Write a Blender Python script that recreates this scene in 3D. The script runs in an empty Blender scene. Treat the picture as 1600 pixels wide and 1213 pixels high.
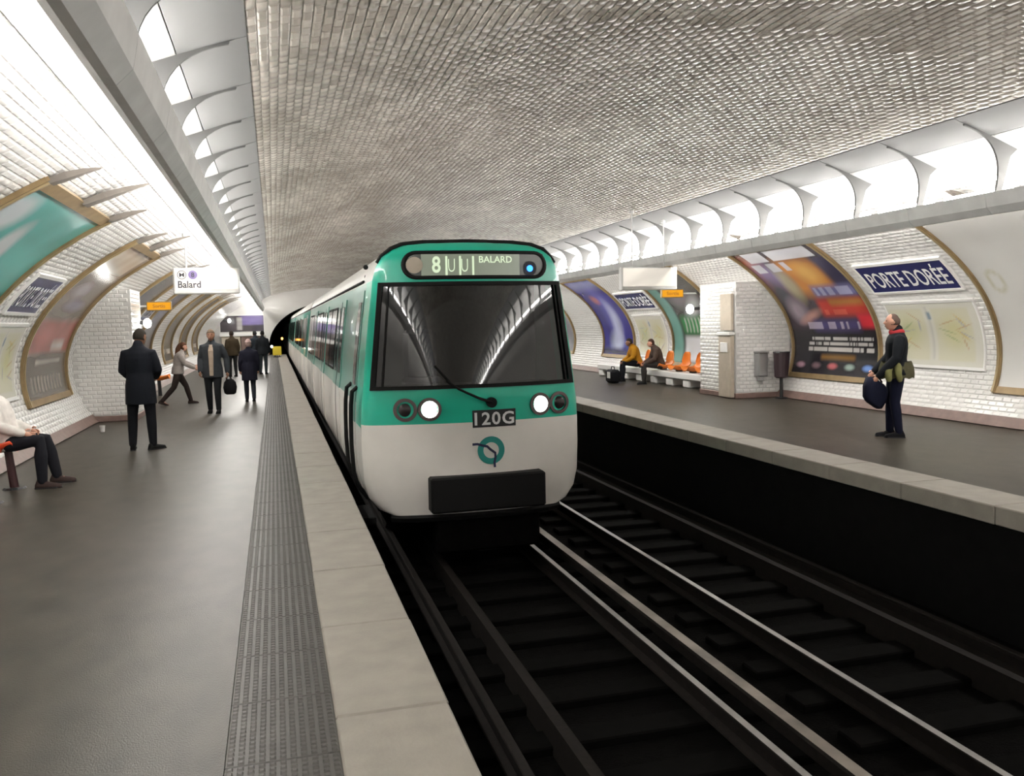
import bpy, bmesh, math, random
import numpy as np
from mathutils import Vector, Matrix
rnd = random.Random(7)
C = bpy.context.scene.collection
SC = bpy.context.scene
pi = math.pi

# ------------------------------------------------------------------ camera, world, exposure
H_CAM = 1.65
R_ = Vector((0.9629612706522113, -0.26874612596847947, -0.021934242654193675))
U_ = Vector((0.04155758988821322, 0.06754770940336786, 0.9968501734329102))
F_ = Vector((0.2664180135549434, 0.9608396439195638, -0.0762143078822084))
cam_d = bpy.data.cameras.new('camera')
cam = bpy.data.objects.new('camera', cam_d); C.objects.link(cam)
cam.matrix_world = Matrix(((R_.x, U_.x, -F_.x, 0), (R_.y, U_.y, -F_.y, 0), (R_.z, U_.z, -F_.z, H_CAM), (0, 0, 0, 1)))
cam_d.sensor_fit = 'HORIZONTAL'; cam_d.sensor_width = 36; cam_d.lens = 36 * 1330 / 1600
cam_d.clip_start = 0.05; cam_d.clip_end = 300
SC.camera = cam
world = bpy.data.worlds.new('world'); SC.world = world; world.use_nodes = True
world.node_tree.nodes['Background'].inputs[0].default_value = (0.02, 0.02, 0.022, 1)
world.node_tree.nodes['Background'].inputs[1].default_value = 0.2
SC.view_settings.view_transform = 'Standard'
SC.view_settings.look = 'None'
SC.view_settings.gamma = 1
SC.view_settings.use_curve_mapping = False
SC.view_settings.exposure = 1.27
TUBE_POWER = 30.0            # radiance of the fluorescent tubes that light the station

# ------------------------------------------------------------------ materials
def lin(h):
    h = h.lstrip('#')
    v = [int(h[i:i+2], 16) / 255 for i in (0, 2, 4)]
    return tuple(x / 12.92 if x <= .04045 else ((x + .055) / 1.055) ** 2.4 for x in v)

def mat(name, col, rough=.5, metal=0., spec=.5, var=0., vscale=8., bump=0., bscale=40., emit=None, estr=0., coat=0., stretch=(1, 1, 1), rvar=0.):
    m = bpy.data.materials.new(name); m.use_nodes = True
    nt = m.node_tree; b = nt.nodes['Principled BSDF']
    if isinstance(col, str): col = lin(col)
    b.inputs['Base Color'].default_value = (*col, 1)
    b.inputs['Roughness'].default_value = rough
    b.inputs['Metallic'].default_value = metal
    b.inputs['Specular IOR Level'].default_value = spec
    if coat: b.inputs['Coat Weight'].default_value = coat
    if emit is not None:
        b.inputs['Emission Color'].default_value = (*emit, 1); b.inputs['Emission Strength'].default_value = estr
    if var or bump or rvar:
        geo = nt.nodes.new('ShaderNodeNewGeometry')
        mp = nt.nodes.new('ShaderNodeMapping'); mp.inputs['Scale'].default_value = stretch
        nt.links.new(geo.outputs['Position'], mp.inputs['Vector'])
    if var or rvar:
        n = nt.nodes.new('ShaderNodeTexNoise'); n.inputs['Scale'].default_value = vscale; n.inputs['Detail'].default_value = 6
        nt.links.new(mp.outputs[0], n.inputs['Vector'])
    if var:
        r = nt.nodes.new('ShaderNodeMapRange')
        r.inputs[1].default_value = .25; r.inputs[2].default_value = .75
        r.inputs[3].default_value = 1 - var; r.inputs[4].default_value = 1 + var * .6
        nt.links.new(n.outputs['Fac'], r.inputs[0])
        mx = nt.nodes.new('ShaderNodeMix'); mx.data_type = 'RGBA'; mx.blend_type = 'MULTIPLY'; mx.inputs[0].default_value = 1
        mx.inputs[6].default_value = (*col, 1)
        nt.links.new(r.outputs[0], mx.inputs[7]); nt.links.new(mx.outputs[2], b.inputs['Base Color'])
    if rvar:
        r2 = nt.nodes.new('ShaderNodeMapRange'); r2.inputs[1].default_value = .3; r2.inputs[2].default_value = .7
        r2.inputs[3].default_value = max(.03, rough - rvar); r2.inputs[4].default_value = rough + rvar
        nt.links.new(n.outputs['Fac'], r2.inputs[0]); nt.links.new(r2.outputs[0], b.inputs['Roughness'])
    if bump:
        n2 = nt.nodes.new('ShaderNodeTexNoise'); n2.inputs['Scale'].default_value = bscale; n2.inputs['Detail'].default_value = 4
        nt.links.new(mp.outputs[0], n2.inputs['Vector'])
        bp = nt.nodes.new('ShaderNodeBump'); bp.inputs['Strength'].default_value = bump; bp.inputs['Distance'].default_value = .02
        nt.links.new(n2.outputs['Fac'], bp.inputs['Height']); nt.links.new(bp.outputs[0], b.inputs['Normal'])
    return m

def tile_mat(name, col, dark, soot, rough=.18):
    """glazed bevelled tiles: every tile a slightly different white, soot in large drifts"""
    m = mat(name, col, rough)
    nt = m.node_tree; b = nt.nodes['Principled BSDF']
    geo = nt.nodes.new('ShaderNodeNewGeometry'); oi = nt.nodes.new('ShaderNodeObjectInfo')
    add = nt.nodes.new('ShaderNodeMath'); add.operation = 'ADD'
    fr = nt.nodes.new('ShaderNodeMath'); fr.operation = 'FRACT'
    nt.links.new(geo.outputs['Random Per Island'], add.inputs[0]); nt.links.new(oi.outputs['Random'], add.inputs[1]); nt.links.new(add.outputs[0], fr.inputs[0])
    mp = nt.nodes.new('ShaderNodeMapping'); mp.inputs['Scale'].default_value = (1, .45, 1)
    nt.links.new(geo.outputs['Position'], mp.inputs['Vector'])
    n = nt.nodes.new('ShaderNodeTexNoise'); n.inputs['Scale'].default_value = 1.1; n.inputs['Detail'].default_value = 7; n.inputs['Roughness'].default_value = .65
    nt.links.new(mp.outputs[0], n.inputs['Vector'])
    r = nt.nodes.new('ShaderNodeMapRange'); r.inputs[1].default_value = .32; r.inputs[2].default_value = .68
    nt.links.new(n.outputs['Fac'], r.inputs[0])
    m1 = nt.nodes.new('ShaderNodeMath'); m1.operation = 'MULTIPLY'; m1.inputs[1].default_value = soot
    nt.links.new(r.outputs[0], m1.inputs[0])
    m2 = nt.nodes.new('ShaderNodeMath'); m2.operation = 'MULTIPLY_ADD'; m2.inputs[1].default_value = soot * .6
    nt.links.new(fr.outputs[0], m2.inputs[0]); nt.links.new(m1.outputs[0], m2.inputs[2])
    mx = nt.nodes.new('ShaderNodeMix'); mx.data_type = 'RGBA'
    mx.inputs[6].default_value = (*col, 1); mx.inputs[7].default_value = (*dark, 1)
    nt.links.new(m2.outputs[0], mx.inputs[0]); nt.links.new(mx.outputs[2], b.inputs['Base Color'])
    return m

def emat(name, col, s):
    m = bpy.data.materials.new(name); m.use_nodes = True; nt = m.node_tree; nt.nodes.clear()
    e = nt.nodes.new('ShaderNodeEmission'); o = nt.nodes.new('ShaderNodeOutputMaterial')
    e.inputs[0].default_value = (*col, 1); e.inputs[1].default_value = s
    nt.links.new(e.outputs[0], o.inputs[0]); return m

def glass_mat(name, tint, trans):
    """dark window glass: mirror-like Fresnel gloss over a tinted see-through pane"""
    m = bpy.data.materials.new(name); m.use_nodes = True; nt = m.node_tree; nt.nodes.clear()
    o = nt.nodes.new('ShaderNodeOutputMaterial'); mx = nt.nodes.new('ShaderNodeMixShader')
    t = nt.nodes.new('ShaderNodeBsdfTransparent'); t.inputs[0].default_value = (*[c * trans for c in tint], 1)
    g = nt.nodes.new('ShaderNodeBsdfGlossy'); g.inputs['Roughness'].default_value = .03; g.inputs[0].default_value = (1, 1, 1, 1)
    f = nt.nodes.new('ShaderNodeFresnel'); f.inputs[0].default_value = 1.85
    nt.links.new(f.outputs[0], mx.inputs[0]); nt.links.new(t.outputs[0], mx.inputs[1]); nt.links.new(g.outputs[0], mx.inputs[2])
    nt.links.new(mx.outputs[0], o.inputs[0]); return m

def paint_mat(name, rough=.3):
    m = mat(name, (.5, .5, .5), rough)
    nt = m.node_tree; a = nt.nodes.new('ShaderNodeAttribute'); a.attribute_name = 'print'
    nt.links.new(a.outputs['Color'], nt.nodes['Principled BSDF'].inputs['Base Color']); return m

M = {}
M['ceil_tile'] = tile_mat('ceiling_tile', (.86, .81, .74), (.42, .38, .33), .9, .2)
M['wall_tile'] = tile_mat('wall_tile', (.72, .71, .69), (.58, .56, .53), .3, .17)
M['grout'] = mat('grout', (.55, .52, .48), .8, var=.25, vscale=3)
M['wall_grout'] = mat('wall_grout', (.58, .57, .55), .7)
M['asphalt'] = mat('asphalt', (.045, .038, .029), .37, spec=.28, var=.42, vscale=5., bump=.14, bscale=160, stretch=(1, .55, 1))
M['tactile'] = mat('tactile_rubber', (.072, .068, .061), .5, var=.2, vscale=9)
M['stone'] = mat('edge_stone', (.32, .295, .255), .55, var=.16, vscale=5, bump=.1, bscale=60)
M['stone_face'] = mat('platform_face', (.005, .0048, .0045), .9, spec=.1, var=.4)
M['skirting'] = mat('skirting', (.20, .13, .11), .5, var=.2)
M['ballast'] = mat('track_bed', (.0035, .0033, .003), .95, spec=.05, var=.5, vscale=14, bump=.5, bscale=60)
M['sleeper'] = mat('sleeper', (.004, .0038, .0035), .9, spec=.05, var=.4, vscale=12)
M['rail_side'] = mat('rail_rust', (.011, .0085, .007), .8, spec=.2, var=.4, vscale=20)
M['rail_top'] = mat('rail_steel', (.26, .25, .24), .32, metal=1., var=.3, vscale=6)
M['third'] = mat('third_rail_steel', (.26, .23, .20), .38, metal=1., var=.5, vscale=3)
M['panel'] = mat('panel_painted_dim', (.26, .26, .26), .7, spec=.25)  # upper part of the panel: fall-off from the tubes put into the colour
M['reflector'] = mat('panel_painted_lit', (.55, .55, .54), .45)  # same panel nearer the tubes: their glow put into the colour
M['rib'] = mat('rib_painted_shade', (.13, .13, .128), .7, spec=.2)  # ribs darkened so they read as shaded gaps, shade put into the colour
M['hook'] = mat('hook_iron', (.16, .14, .12), .5)
M['beam'] = mat('lamp_beam', (.74, .74, .73), .45, var=.12, vscale=5)
M['tube'] = emat('fluorescent_tube', (1.0, .965, .92), TUBE_POWER)
M['steel'] = mat('brushed_steel', (.45, .45, .45), .35, metal=.8)
M['dark'] = mat('black_paint', (.012, .012, .013), .4)
M['rubber'] = mat('black_rubber', (.007, .007, .007), .6, spec=.2)
M['gold'] = mat('bronze_frame', (.30, .21, .105), .42, metal=.3, var=.25, vscale=6)
M['gold_hi'] = mat('bronze_moulding', (.38, .29, .16), .3, metal=.4)
M['print'] = paint_mat('printed_paper', .22)
M['white'] = mat('white_enamel', (.75, .74, .72), .3)
M['navy'] = mat('blue_enamel', lin('#2a2d5c'), .25)
M['letter'] = mat('white_letters', (.78, .78, .78), .35)
M['ink'] = mat('dark_lettering', (.05, .045, .06), .4)
M['lilac'] = mat('lilac_disc', lin('#7d6f9c'), .35)
M['orange_lit'] = emat('lit_orange_sign', lin('#f0a428'), .45)
M['sign_lit'] = mat('lit_white_sign', (.7, .66, .58), .12, emit=(1, .93, .85), estr=.2)
M['concrete'] = mat('tunnel_concrete', (.03, .028, .026), .9, var=.4, vscale=1)
M['beige'] = mat('beige_panel', (.46, .40, .32), .5, var=.1)

# ------------------------------------------------------------------ mesh helpers
W = {}
def link(name, me, parent=None, loc=None):
    o = bpy.data.objects.new(name, me); C.objects.link(o)
    if parent is not None: o.parent = parent
    if loc is not None: o.location = loc
    return o

def mesh(name, verts, faces, mats, fm=None, smooth=False):
    me = bpy.data.meshes.new(name)
    me.from_pydata([tuple(v) for v in verts], [], [tuple(f) for f in faces])
    for m in (mats if isinstance(mats, (list, tuple)) else [mats]): me.materials.append(M[m] if isinstance(m, str) else m)
    if fm is not None: me.polygons.foreach_set('material_index', list(fm))
    if smooth: me.polygons.foreach_set('use_smooth', [True] * len(me.polygons))
    me.update(); return me

def mk(name, g, m, parent=None, smooth=False, fm=None, loc=None):
    """g = (verts, faces) in world space; parents here stand at W[parent]"""
    v, f = g
    if parent is not None and parent in W:
        w = W[parent]; v = [(a[0] - w[0], a[1] - w[1], a[2] - w[2]) for a in v]
    o = link(name, mesh(name, v, f, m, fm, smooth), parent, loc)
    W[o] = W.get(parent, (0, 0, 0)) if parent is not None else (0, 0, 0)
    return o

def tag(o, label=None, cat=None, group=None, kind=None):
    if label: o['label'] = label
    if cat: o['category'] = cat
    if group: o['group'] = group
    if kind: o['kind'] = kind
    return o

def root(name, label, cat, loc=(0, 0, 0), group=None, kind=None):
    o = bpy.data.objects.new(name, None); C.objects.link(o); o.location = loc; o.empty_display_size = .1
    W[o] = tuple(loc); tag(o, label, cat, group, kind); return o

def join(*gs):
    V, Fc = [], []
    for v, f in gs:
        k = len(V); V += list(v); Fc += [tuple(i + k for i in q) for q in f]
    return V, Fc

def box(x0, x1, y0, y1, z0, z1, b=0.):
    """a box with chamfered edges (b = chamfer)"""
    if b <= 0:
        V = [(x, y, z) for x in (x0, x1) for y in (y0, y1) for z in (z0, z1)]
        return V, [(0, 1, 3, 2), (4, 6, 7, 5), (0, 4, 5, 1), (2, 3, 7, 6), (0, 2, 6, 4), (1, 5, 7, 3)]
    bm = bmesh.new(); bmesh.ops.create_cube(bm, size=1)
    for v in bm.verts:
        v.co = Vector((x0 + (v.co.x + .5) * (x1 - x0), y0 + (v.co.y + .5) * (y1 - y0), z0 + (v.co.z + .5) * (z1 - z0)))
    bmesh.ops.bevel(bm, geom=bm.edges[:], offset=b, segments=1, affect='EDGES')
    bm.verts.index_update()
    g = ([tuple(v.co) for v in bm.verts], [tuple(v.index for v in f.verts) for f in bm.faces]); bm.free(); return g

def frames(P):
    P = [Vector(p) for p in P]; out = []; t0 = None
    for i in range(len(P)):
        t = (P[min(i + 1, len(P) - 1)] - P[max(i - 1, 0)]).normalized()
        if t0 is None:
            a = Vector((1, 0, 0)) if abs(t.x) < .8 else Vector((0, 1, 0))
            n = (a - t * a.dot(t)).normalized()
        else:
            n = (n - t * n.dot(t)).normalized()
        out.append((P[i], n, t.cross(n))); t0 = t
    return out

def loft(rings, cap=True, closed=True):
    """rings: lists of points of equal length"""
    n = len(rings[0]); V = [p for r in rings for p in r]; Fc = []
    for i in range(len(rings) - 1):
        for j in range(n if closed else n - 1):
            a, b = i * n + j, i * n + (j + 1) % n
            Fc.append((a, b, b + n, a + n))
    if cap:
        Fc.append(tuple(range(n - 1, -1, -1))); Fc.append(tuple(range((len(rings) - 1) * n, len(rings) * n)))
    return V, Fc

def tube(P, r, n=8, flat=1., rounded=False):
    rs = list(r) if isinstance(r, (list, tuple)) else [r] * len(P)
    P = [Vector(p) for p in P]
    if rounded:
        d0 = (P[0] - P[1]).normalized(); d1 = (P[-1] - P[-2]).normalized()
        P = [P[0] + d0 * rs[0] * .95, P[0] + d0 * rs[0] * .7] + P + [P[-1] + d1 * rs[-1] * .7, P[-1] + d1 * rs[-1] * .95]
        rs = [rs[0] * .3, rs[0] * .72] + rs + [rs[-1] * .72, rs[-1] * .3]
    rings = []
    for (p, a, b), q in zip(frames(P), rs):
        rings.append([p + a * (q * math.cos(2 * pi * k / n)) + b * (q * flat * math.sin(2 * pi * k / n)) for k in range(n)])
    return loft(rings)

def ell(c, rx, ry, rz, nu=16, nv=10, Mx=None):
    V, Fc = [], []
    c = Vector(c)
    for i in range(nv + 1):
        th = pi * i / nv
        for j in range(nu):
            ph = 2 * pi * j / nu
            p = Vector((rx * math.sin(th) * math.cos(ph), ry * math.sin(th) * math.sin(ph), rz * math.cos(th)))
            if Mx is not None: p = Mx @ p
            V.append(c + p)
    for i in range(nv):
        for j in range(nu):
            a, b = i * nu + j, i * nu + (j + 1) % nu
            Fc.append((a, a + nu, b + nu, b))
    return V, Fc

def extrude_y(poly, y0, y1):
    """closed (x,z) outline swept along the tunnel"""
    return loft([[(x, y0, z) for x, z in poly], [(x, y1, z) for x, z in poly]])

def disc(cx, cz, r0, r1, y0, y1, n=28):
    """ring/disc facing -Y, from y0 (face) to y1 (back)"""
    V, Fc = [], []
    for k in range(n):
        a = 2 * pi * k / n; c, s = math.cos(a), math.sin(a)
        V += [(cx + r1 * c, y0, cz + r1 * s), (cx + r0 * c, y0, cz + r0 * s), (cx + r1 * c, y1, cz + r1 * s), (cx + r0 * c, y1, cz + r0 * s)]
    for k in range(n):
        a, b = 4 * k, 4 * ((k + 1) % n)
        Fc += [(a, b, b + 1, a + 1), (a, a + 2, b + 2, b), (a + 1, b + 1, b + 3, a + 3)]
    return V, Fc

_txt = {}
def text_geo(s, bold=.0, ext=0., space=1.):
    """letters as mesh, unit: (verts (u,v,w), faces, width, height)"""
    cu = bpy.data.curves.new('lettering', 'FONT'); cu.body = s; cu.size = 1; cu.offset = bold; cu.extrude = ext
    cu.resolution_u = 3; cu.space_character = space
    o = bpy.data.objects.new('lettering', cu); C.objects.link(o)
    dg = bpy.context.evaluated_depsgraph_get(); me = bpy.data.meshes.new_from_object(o.evaluated_get(dg))
    V = [tuple(v.co) for v in me.vertices]; Fc = [tuple(p.vertices) for p in me.polygons]
    bpy.data.objects.remove(o); bpy.data.curves.remove(cu); bpy.data.meshes.remove(me)
    xs = [v[0] for v in V]; ys = [v[1] for v in V]
    x0, x1, y0, y1 = min(xs), max(xs), min(ys), max(ys)
    return [(v[0] - x0, v[1] - y0, v[2]) for v in V], Fc, x1 - x0, y1 - y0

def text(s, fn, u0, u1, v0, v1, m, parent, bold=.02, ext=0., name='lettering', space=1.):
    V, Fc, w, h = text_geo(s, bold, ext, space)
    V = [fn(u0 + (u1 - u0) * x / w, v0 + (v1 - v0) * y / h, z) for x, y, z in V]
    return mk(name, (V, Fc), m, parent)

# ------------------------------------------------------------------ the vault (ellipse)
VC, VA, VB, VS = 3.40, 6.95, 3.10, 1.0
Y0, Y1 = -36.0, 55.0
def vpt(t, y, d=0.):
    """t = angle from the crown, positive to +X; d = distance inward"""
    a, b = VA * math.sin(t), VB * math.cos(t)
    n = Vector((-a / VA ** 2, 0, -b / VB ** 2)).normalized()
    return Vector((VC + a + n.x * d, y, VS + b + n.z * d))
def tz(z): return math.acos(max(-1, min(1, (z - VS) / VB)))
def ta(a): return math.asin(a / VA)
def wpt(side, z, y, d=0.): return vpt(side * tz(z), y, d)

T_CEIL = ta(3.98)
T_FLOOR = tz(-.02)
def shell(name, t0, t1, m, n=40):
    ts = [t0 + (t1 - t0) * i / n for i in range(n + 1)]
    inn = [vpt(t, 0) for t in ts]; out = [vpt(t, 0, -.25) for t in reversed(ts)]
    poly = [(p.x, p.z) for p in inn + out]
    return mk(name, extrude_y(poly, Y0, Y1), m, smooth=False)

ceiling = tag(shell('ceiling', -T_CEIL, T_CEIL, 'grout'), 'white bevelled tile vault over the tracks, greyed by soot', 'ceiling', kind='structure')
wall_left = tag(shell('wall_left', -T_FLOOR, -T_CEIL, 'wall_grout'), 'curved white tiled wall behind the platform with the standing man in black', 'wall', kind='structure')
wall_right = tag(shell('wall_right', T_CEIL, T_FLOOR, 'wall_grout'), 'curved white tiled wall behind the platform across the tracks', 'wall', kind='structure')

TL, TW, TH = .148, .072, .010
def tile_shape():
    b = .014
    V = []
    for (x, y) in ((-1, -1), (1, -1), (1, 1), (-1, 1)): V.append((x * TL / 2, y * TW / 2, .001))
    for (x, y) in ((-1, -1), (1, -1), (1, 1), (-1, 1)): V.append((x * (TL / 2 - b), y * (TW / 2 - b), TH))
    return V, [(4, 5, 6, 7), (0, 1, 5, 4), (1, 2, 6, 5), (2, 3, 7, 6), (3, 0, 4, 7)]

def lay_tiles(parent, t0, t1, m, ya, yb, holes=(), nbig=300):
    """courses run along the tunnel, half-bonded; the 300 that show largest are pieces, the rest one mesh"""
    TV, TF = tile_shape(); TV = np.array(TV)
    tt = np.linspace(t0, t1, 400)
    pts = np.array([[VA * math.sin(t), VB * math.cos(t)] for t in tt])
    s = np.concatenate([[0], np.cumsum(np.linalg.norm(np.diff(pts, axis=0), axis=1))])
    rows = int(s[-1] / .0765)
    rs = np.random.RandomState(3)
    mats, area = [], []
    Rm = np.array([R_, U_, F_])
    for i in range(rows):
        t = np.interp((i + .5) * s[-1] / rows, s, tt)
        p = vpt(t, 0); n = -(vpt(t, 0, 0) - vpt(t, 0, 1.)); n = np.array((n.x, 0, n.z)); 
        n = np.array(vpt(t, 0, 1.) - p)
        ex = np.array((0, 1., 0)); ey = np.cross(n, ex)
        ys = np.arange(ya + (.076 if i % 2 else 0), yb, .152)
        for y in ys:
            if any(h0 <= p.z <= h1 and a0 <= y <= a1 for a0, a1, h0, h1 in holes): continue
            w = rs.normal(0, .013, 2)
            nn = n + ex * w[0] + ey * w[1]; nn /= np.linalg.norm(nn)
            e1 = ex - nn * nn[1]; e1 /= np.linalg.norm(e1); e2 = np.cross(nn, e1)
            c = np.array((p.x, y, p.z))
            mats.append((e1, e2, nn, c))
            q = Rm @ (c - np.array((0, 0, H_CAM)))
            if q[2] > .5:
                px, py = 800 + 1330 * q[0] / q[2], 606 - 1330 * q[1] / q[2]
                ins = 10 < px < 1590 and 10 < py < 1200
                ar = abs(np.dot(nn, c - np.array((0, 0, H_CAM)))) / q[2] ** 3 if ins else 0
            else: ar = 0
            area.append(ar)
    area = np.array(area); order = np.argsort(-area)
    big = set(order[:nbig].tolist()) if nbig else set()
    big = {k for k in big if area[k] > 0}
    me = mesh('tile', tile_shape()[0], TF, m)
    for k in sorted(big):
        e1, e2, nn, c = mats[k]
        o = link('tile', me, parent)
        o.matrix_local = Matrix(((e1[0], e2[0], nn[0], c[0]), (e1[1], e2[1], nn[1], c[1]), (e1[2], e2[2], nn[2], c[2]), (0, 0, 0, 1)))
    rest = [mats[k] for k in range(len(mats)) if k not in big]
    E1 = np.array([q[0] for q in rest]); E2 = np.array([q[1] for q in rest]); N = np.array([q[2] for q in rest]); Cc = np.array([q[3] for q in rest])
    V = (Cc[:, None] + TV[None, :, 0, None] * E1[:, None] + TV[None, :, 1, None] * E2[:, None] + TV[None, :, 2, None] * N[:, None]).reshape(-1, 3)
    Fq = (np.array(TF)[None] + 8 * np.arange(len(rest))[:, None, None]).reshape(-1, 4)
    mm = bpy.data.meshes.new('tile_field')
    mm.vertices.add(len(V)); mm.vertices.foreach_set('co', V.ravel())
    mm.loops.add(Fq.size); mm.loops.foreach_set('vertex_index', Fq.ravel().astype(np.int32))
    mm.polygons.add(len(Fq)); mm.polygons.foreach_set('loop_start', np.arange(0, Fq.size, 4, dtype=np.int32))
    mm.materials.append(M[m]); mm.update(calc_edges=True)
    o = link('tile_field', mm, parent); o['kind'] = 'stuff'

T_PAN = ta(3.50)
lay_tiles(ceiling, -T_PAN, T_PAN, 'ceil_tile', -2, 55)
lay_tiles(wall_left, -ta(4.55), -tz(.14), 'wall_tile', 4, 55, nbig=300)
lay_tiles(wall_right, ta(4.55), tz(.14), 'wall_tile', 4, 55, nbig=300)

# skirting along both walls
for side, nm in ((-1, 'baseboard_left'), (1, 'baseboard_right')):
    ts = [wpt(side, z, 0) for z in (0, .07, .14)]; ti = [wpt(side, z, 0, .025) for z in (.14, .07, 0)]
    tag(mk(nm, extrude_y([(p.x, p.z) for p in ts + ti], Y0, Y1), 'skirting'), 'dull red skirting at the foot of the %s wall' % ('left' if side < 0 else 'right'), 'baseboard', kind='structure')

# ------------------------------------------------------------------ platforms and track bed
PE, TE, TS = .67, .183, -.25       # platform edge, inner edge of the stone, inner edge of the tactile strip
PR = 5.85                          # edge of the platform across the tracks
ZR, ZB = -.95, -1.16               # rail head, track bed
floor = tag(mk('floor', box(-3.6, TS, Y0, Y1, -.30, 0), 'asphalt'), 'damp dark asphalt platform on the near side of the tracks', 'floor', kind='structure')
floor2 = tag(mk('floor', box(PR + .54, 10.4, Y0, Y1, -.30, 0), 'asphalt'), 'damp dark asphalt platform across the tracks', 'floor', kind='structure')
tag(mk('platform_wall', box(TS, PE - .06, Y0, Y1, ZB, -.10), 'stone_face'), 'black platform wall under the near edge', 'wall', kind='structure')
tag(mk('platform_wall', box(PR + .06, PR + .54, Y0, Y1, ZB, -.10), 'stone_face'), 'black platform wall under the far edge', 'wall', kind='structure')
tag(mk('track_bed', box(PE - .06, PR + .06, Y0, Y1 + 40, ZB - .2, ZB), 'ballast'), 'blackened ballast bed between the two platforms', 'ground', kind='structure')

def plate_mesh():
    """tactile plate .43 x .555 with rows of small studs"""
    g = [box(-.214, .214, -.2765, .2765, -.10, 0, .004)]
    nx, ny = 11, 15
    for i in range(nx):
        for j in range(ny):
            x = -.195 + .39 * i / (nx - 1); y = -.255 + .51 * j / (ny - 1); r, q, h = .0125, .007, .006
            V = [(x - r, y - r, 0), (x + r, y - r, 0), (x + r, y + r, 0), (x - r, y + r, 0), (x - q, y - q, h), (x + q, y - q, h), (x + q, y + q, h), (x - q, y + q, h)]
            g.append((V, [(4, 5, 6, 7), (0, 1, 5, 4), (1, 2, 6, 5), (2, 3, 7, 6), (3, 0, 4, 7)]))
    return join(*g)
pm = mesh('tactile_plate', *plate_mesh(), 'tactile')
strip = root('tactile_strip', 'grey studded warning strip along the near platform edge', 'paving strip', kind='structure')
for k in range(104):
    link('tactile_plate', pm, strip, ((TS + TE) / 2, -2.6 + .5585 * k, .004))
def stone_mesh(w, l):
    return box(-w / 2, w / 2, -l / 2 + .002, l / 2 - .002, -.16, .006, .010)
sm = mesh('edge_stone', *stone_mesh(PE - TE, 1.12), 'stone')
edge1 = root('platform_edge', 'pale stone edging of the near platform beside the train', 'kerb', kind='structure')
for k in range(52):
    link('edge_stone', sm, edge1, ((PE + TE) / 2 + rnd.uniform(-.004, .004), -2.6 + 1.12 * k, rnd.uniform(-.001, .001)))
sm2 = mesh('edge_stone', *stone_mesh(.54, 1.12), 'stone')
edge2 = root('platform_edge', 'pale stone edging of the platform across the tracks', 'kerb', kind='structure')
for k in range(52):
    link('edge_stone', sm2, edge2, (PR + .27 + rnd.uniform(-.004, .004), -2.6 + 1.12 * k, rnd.uniform(-.001, .001)))

# tracks
TCX = 2.06                         # centre of the train's track
TC2 = 4.62
def rail_profile(x, z):
    return [(x - .065, z - .15), (x + .065, z - .15), (x + .06, z - .135), (x + .012, z - .115), (x + .012, z - .04), (x + .033, z - .028), (x + .033, z - .006), (x + .026, z),
            (x - .026, z), (x - .033, z - .006), (x - .033, z - .028), (x - .012, z - .04), (x - .012, z - .115), (x - .06, z - .135)]
slm = mesh('sleeper', *box(-1.12, 1.12, -.12, .12, -.08, .06, .012), 'sleeper')
for cx, ya, yb, lab in ((TCX, 1.0, 12.0, 'railway track under the green and white train'), (TC2, 1.0, 56.0, 'empty railway track beside the far platform')):
    tr = root('railway_track', lab, 'track', (cx, 0, ZB))
    for s in (-1, 1):
        g = extrude_y(rail_profile(cx + s * .75, ZR), -6, 90)
        fm = [0] * len(g[1]); fm[7] = 1
        if cx == TCX and s < 0: fm[7] = 0
        if cx == TC2 and s > 0: fm[7] = 0
        mk('rail', g, ['rail_side', 'rail_top'], tr, fm=fm)
    y = ya
    while y < yb:
        link('sleeper', slm, tr, (0, y, 0)); y += .6
    mk('guard_rail', extrude_y([(cx - .38 * (1 if cx == TCX else -1) + dx, z) for dx, z in ((-.05, ZB), (.05, ZB), (.04, ZR + .0), (-.04, ZR + .0))], -6, 60), 'rail_side', tr)
tr = root('third_rail', 'worn steel conductor rail running between the two tracks', 'rail', (3.10, 0, ZB))
g = extrude_y([(3.04, ZR - .08), (3.16, ZR - .08), (3.16, ZR - .005), (3.145, ZR + .01), (3.055, ZR + .01), (3.04, ZR - .005)], -6, 60)
mk('rail', g, ['rail_side', 'third'], tr, fm=[0, 0, 0, 1, 0, 0, 0, 0])
ism = mesh('insulator', *join(box(-.10, .10, -.06, .06, 0, .08, .01), box(-.05, .05, -.05, .05, .08, ZR - .08 - ZB, .008)), 'sleeper')
for k in range(24): link('insulator', ism, tr, (0, .8 + 2.4 * k, 0))

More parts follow.
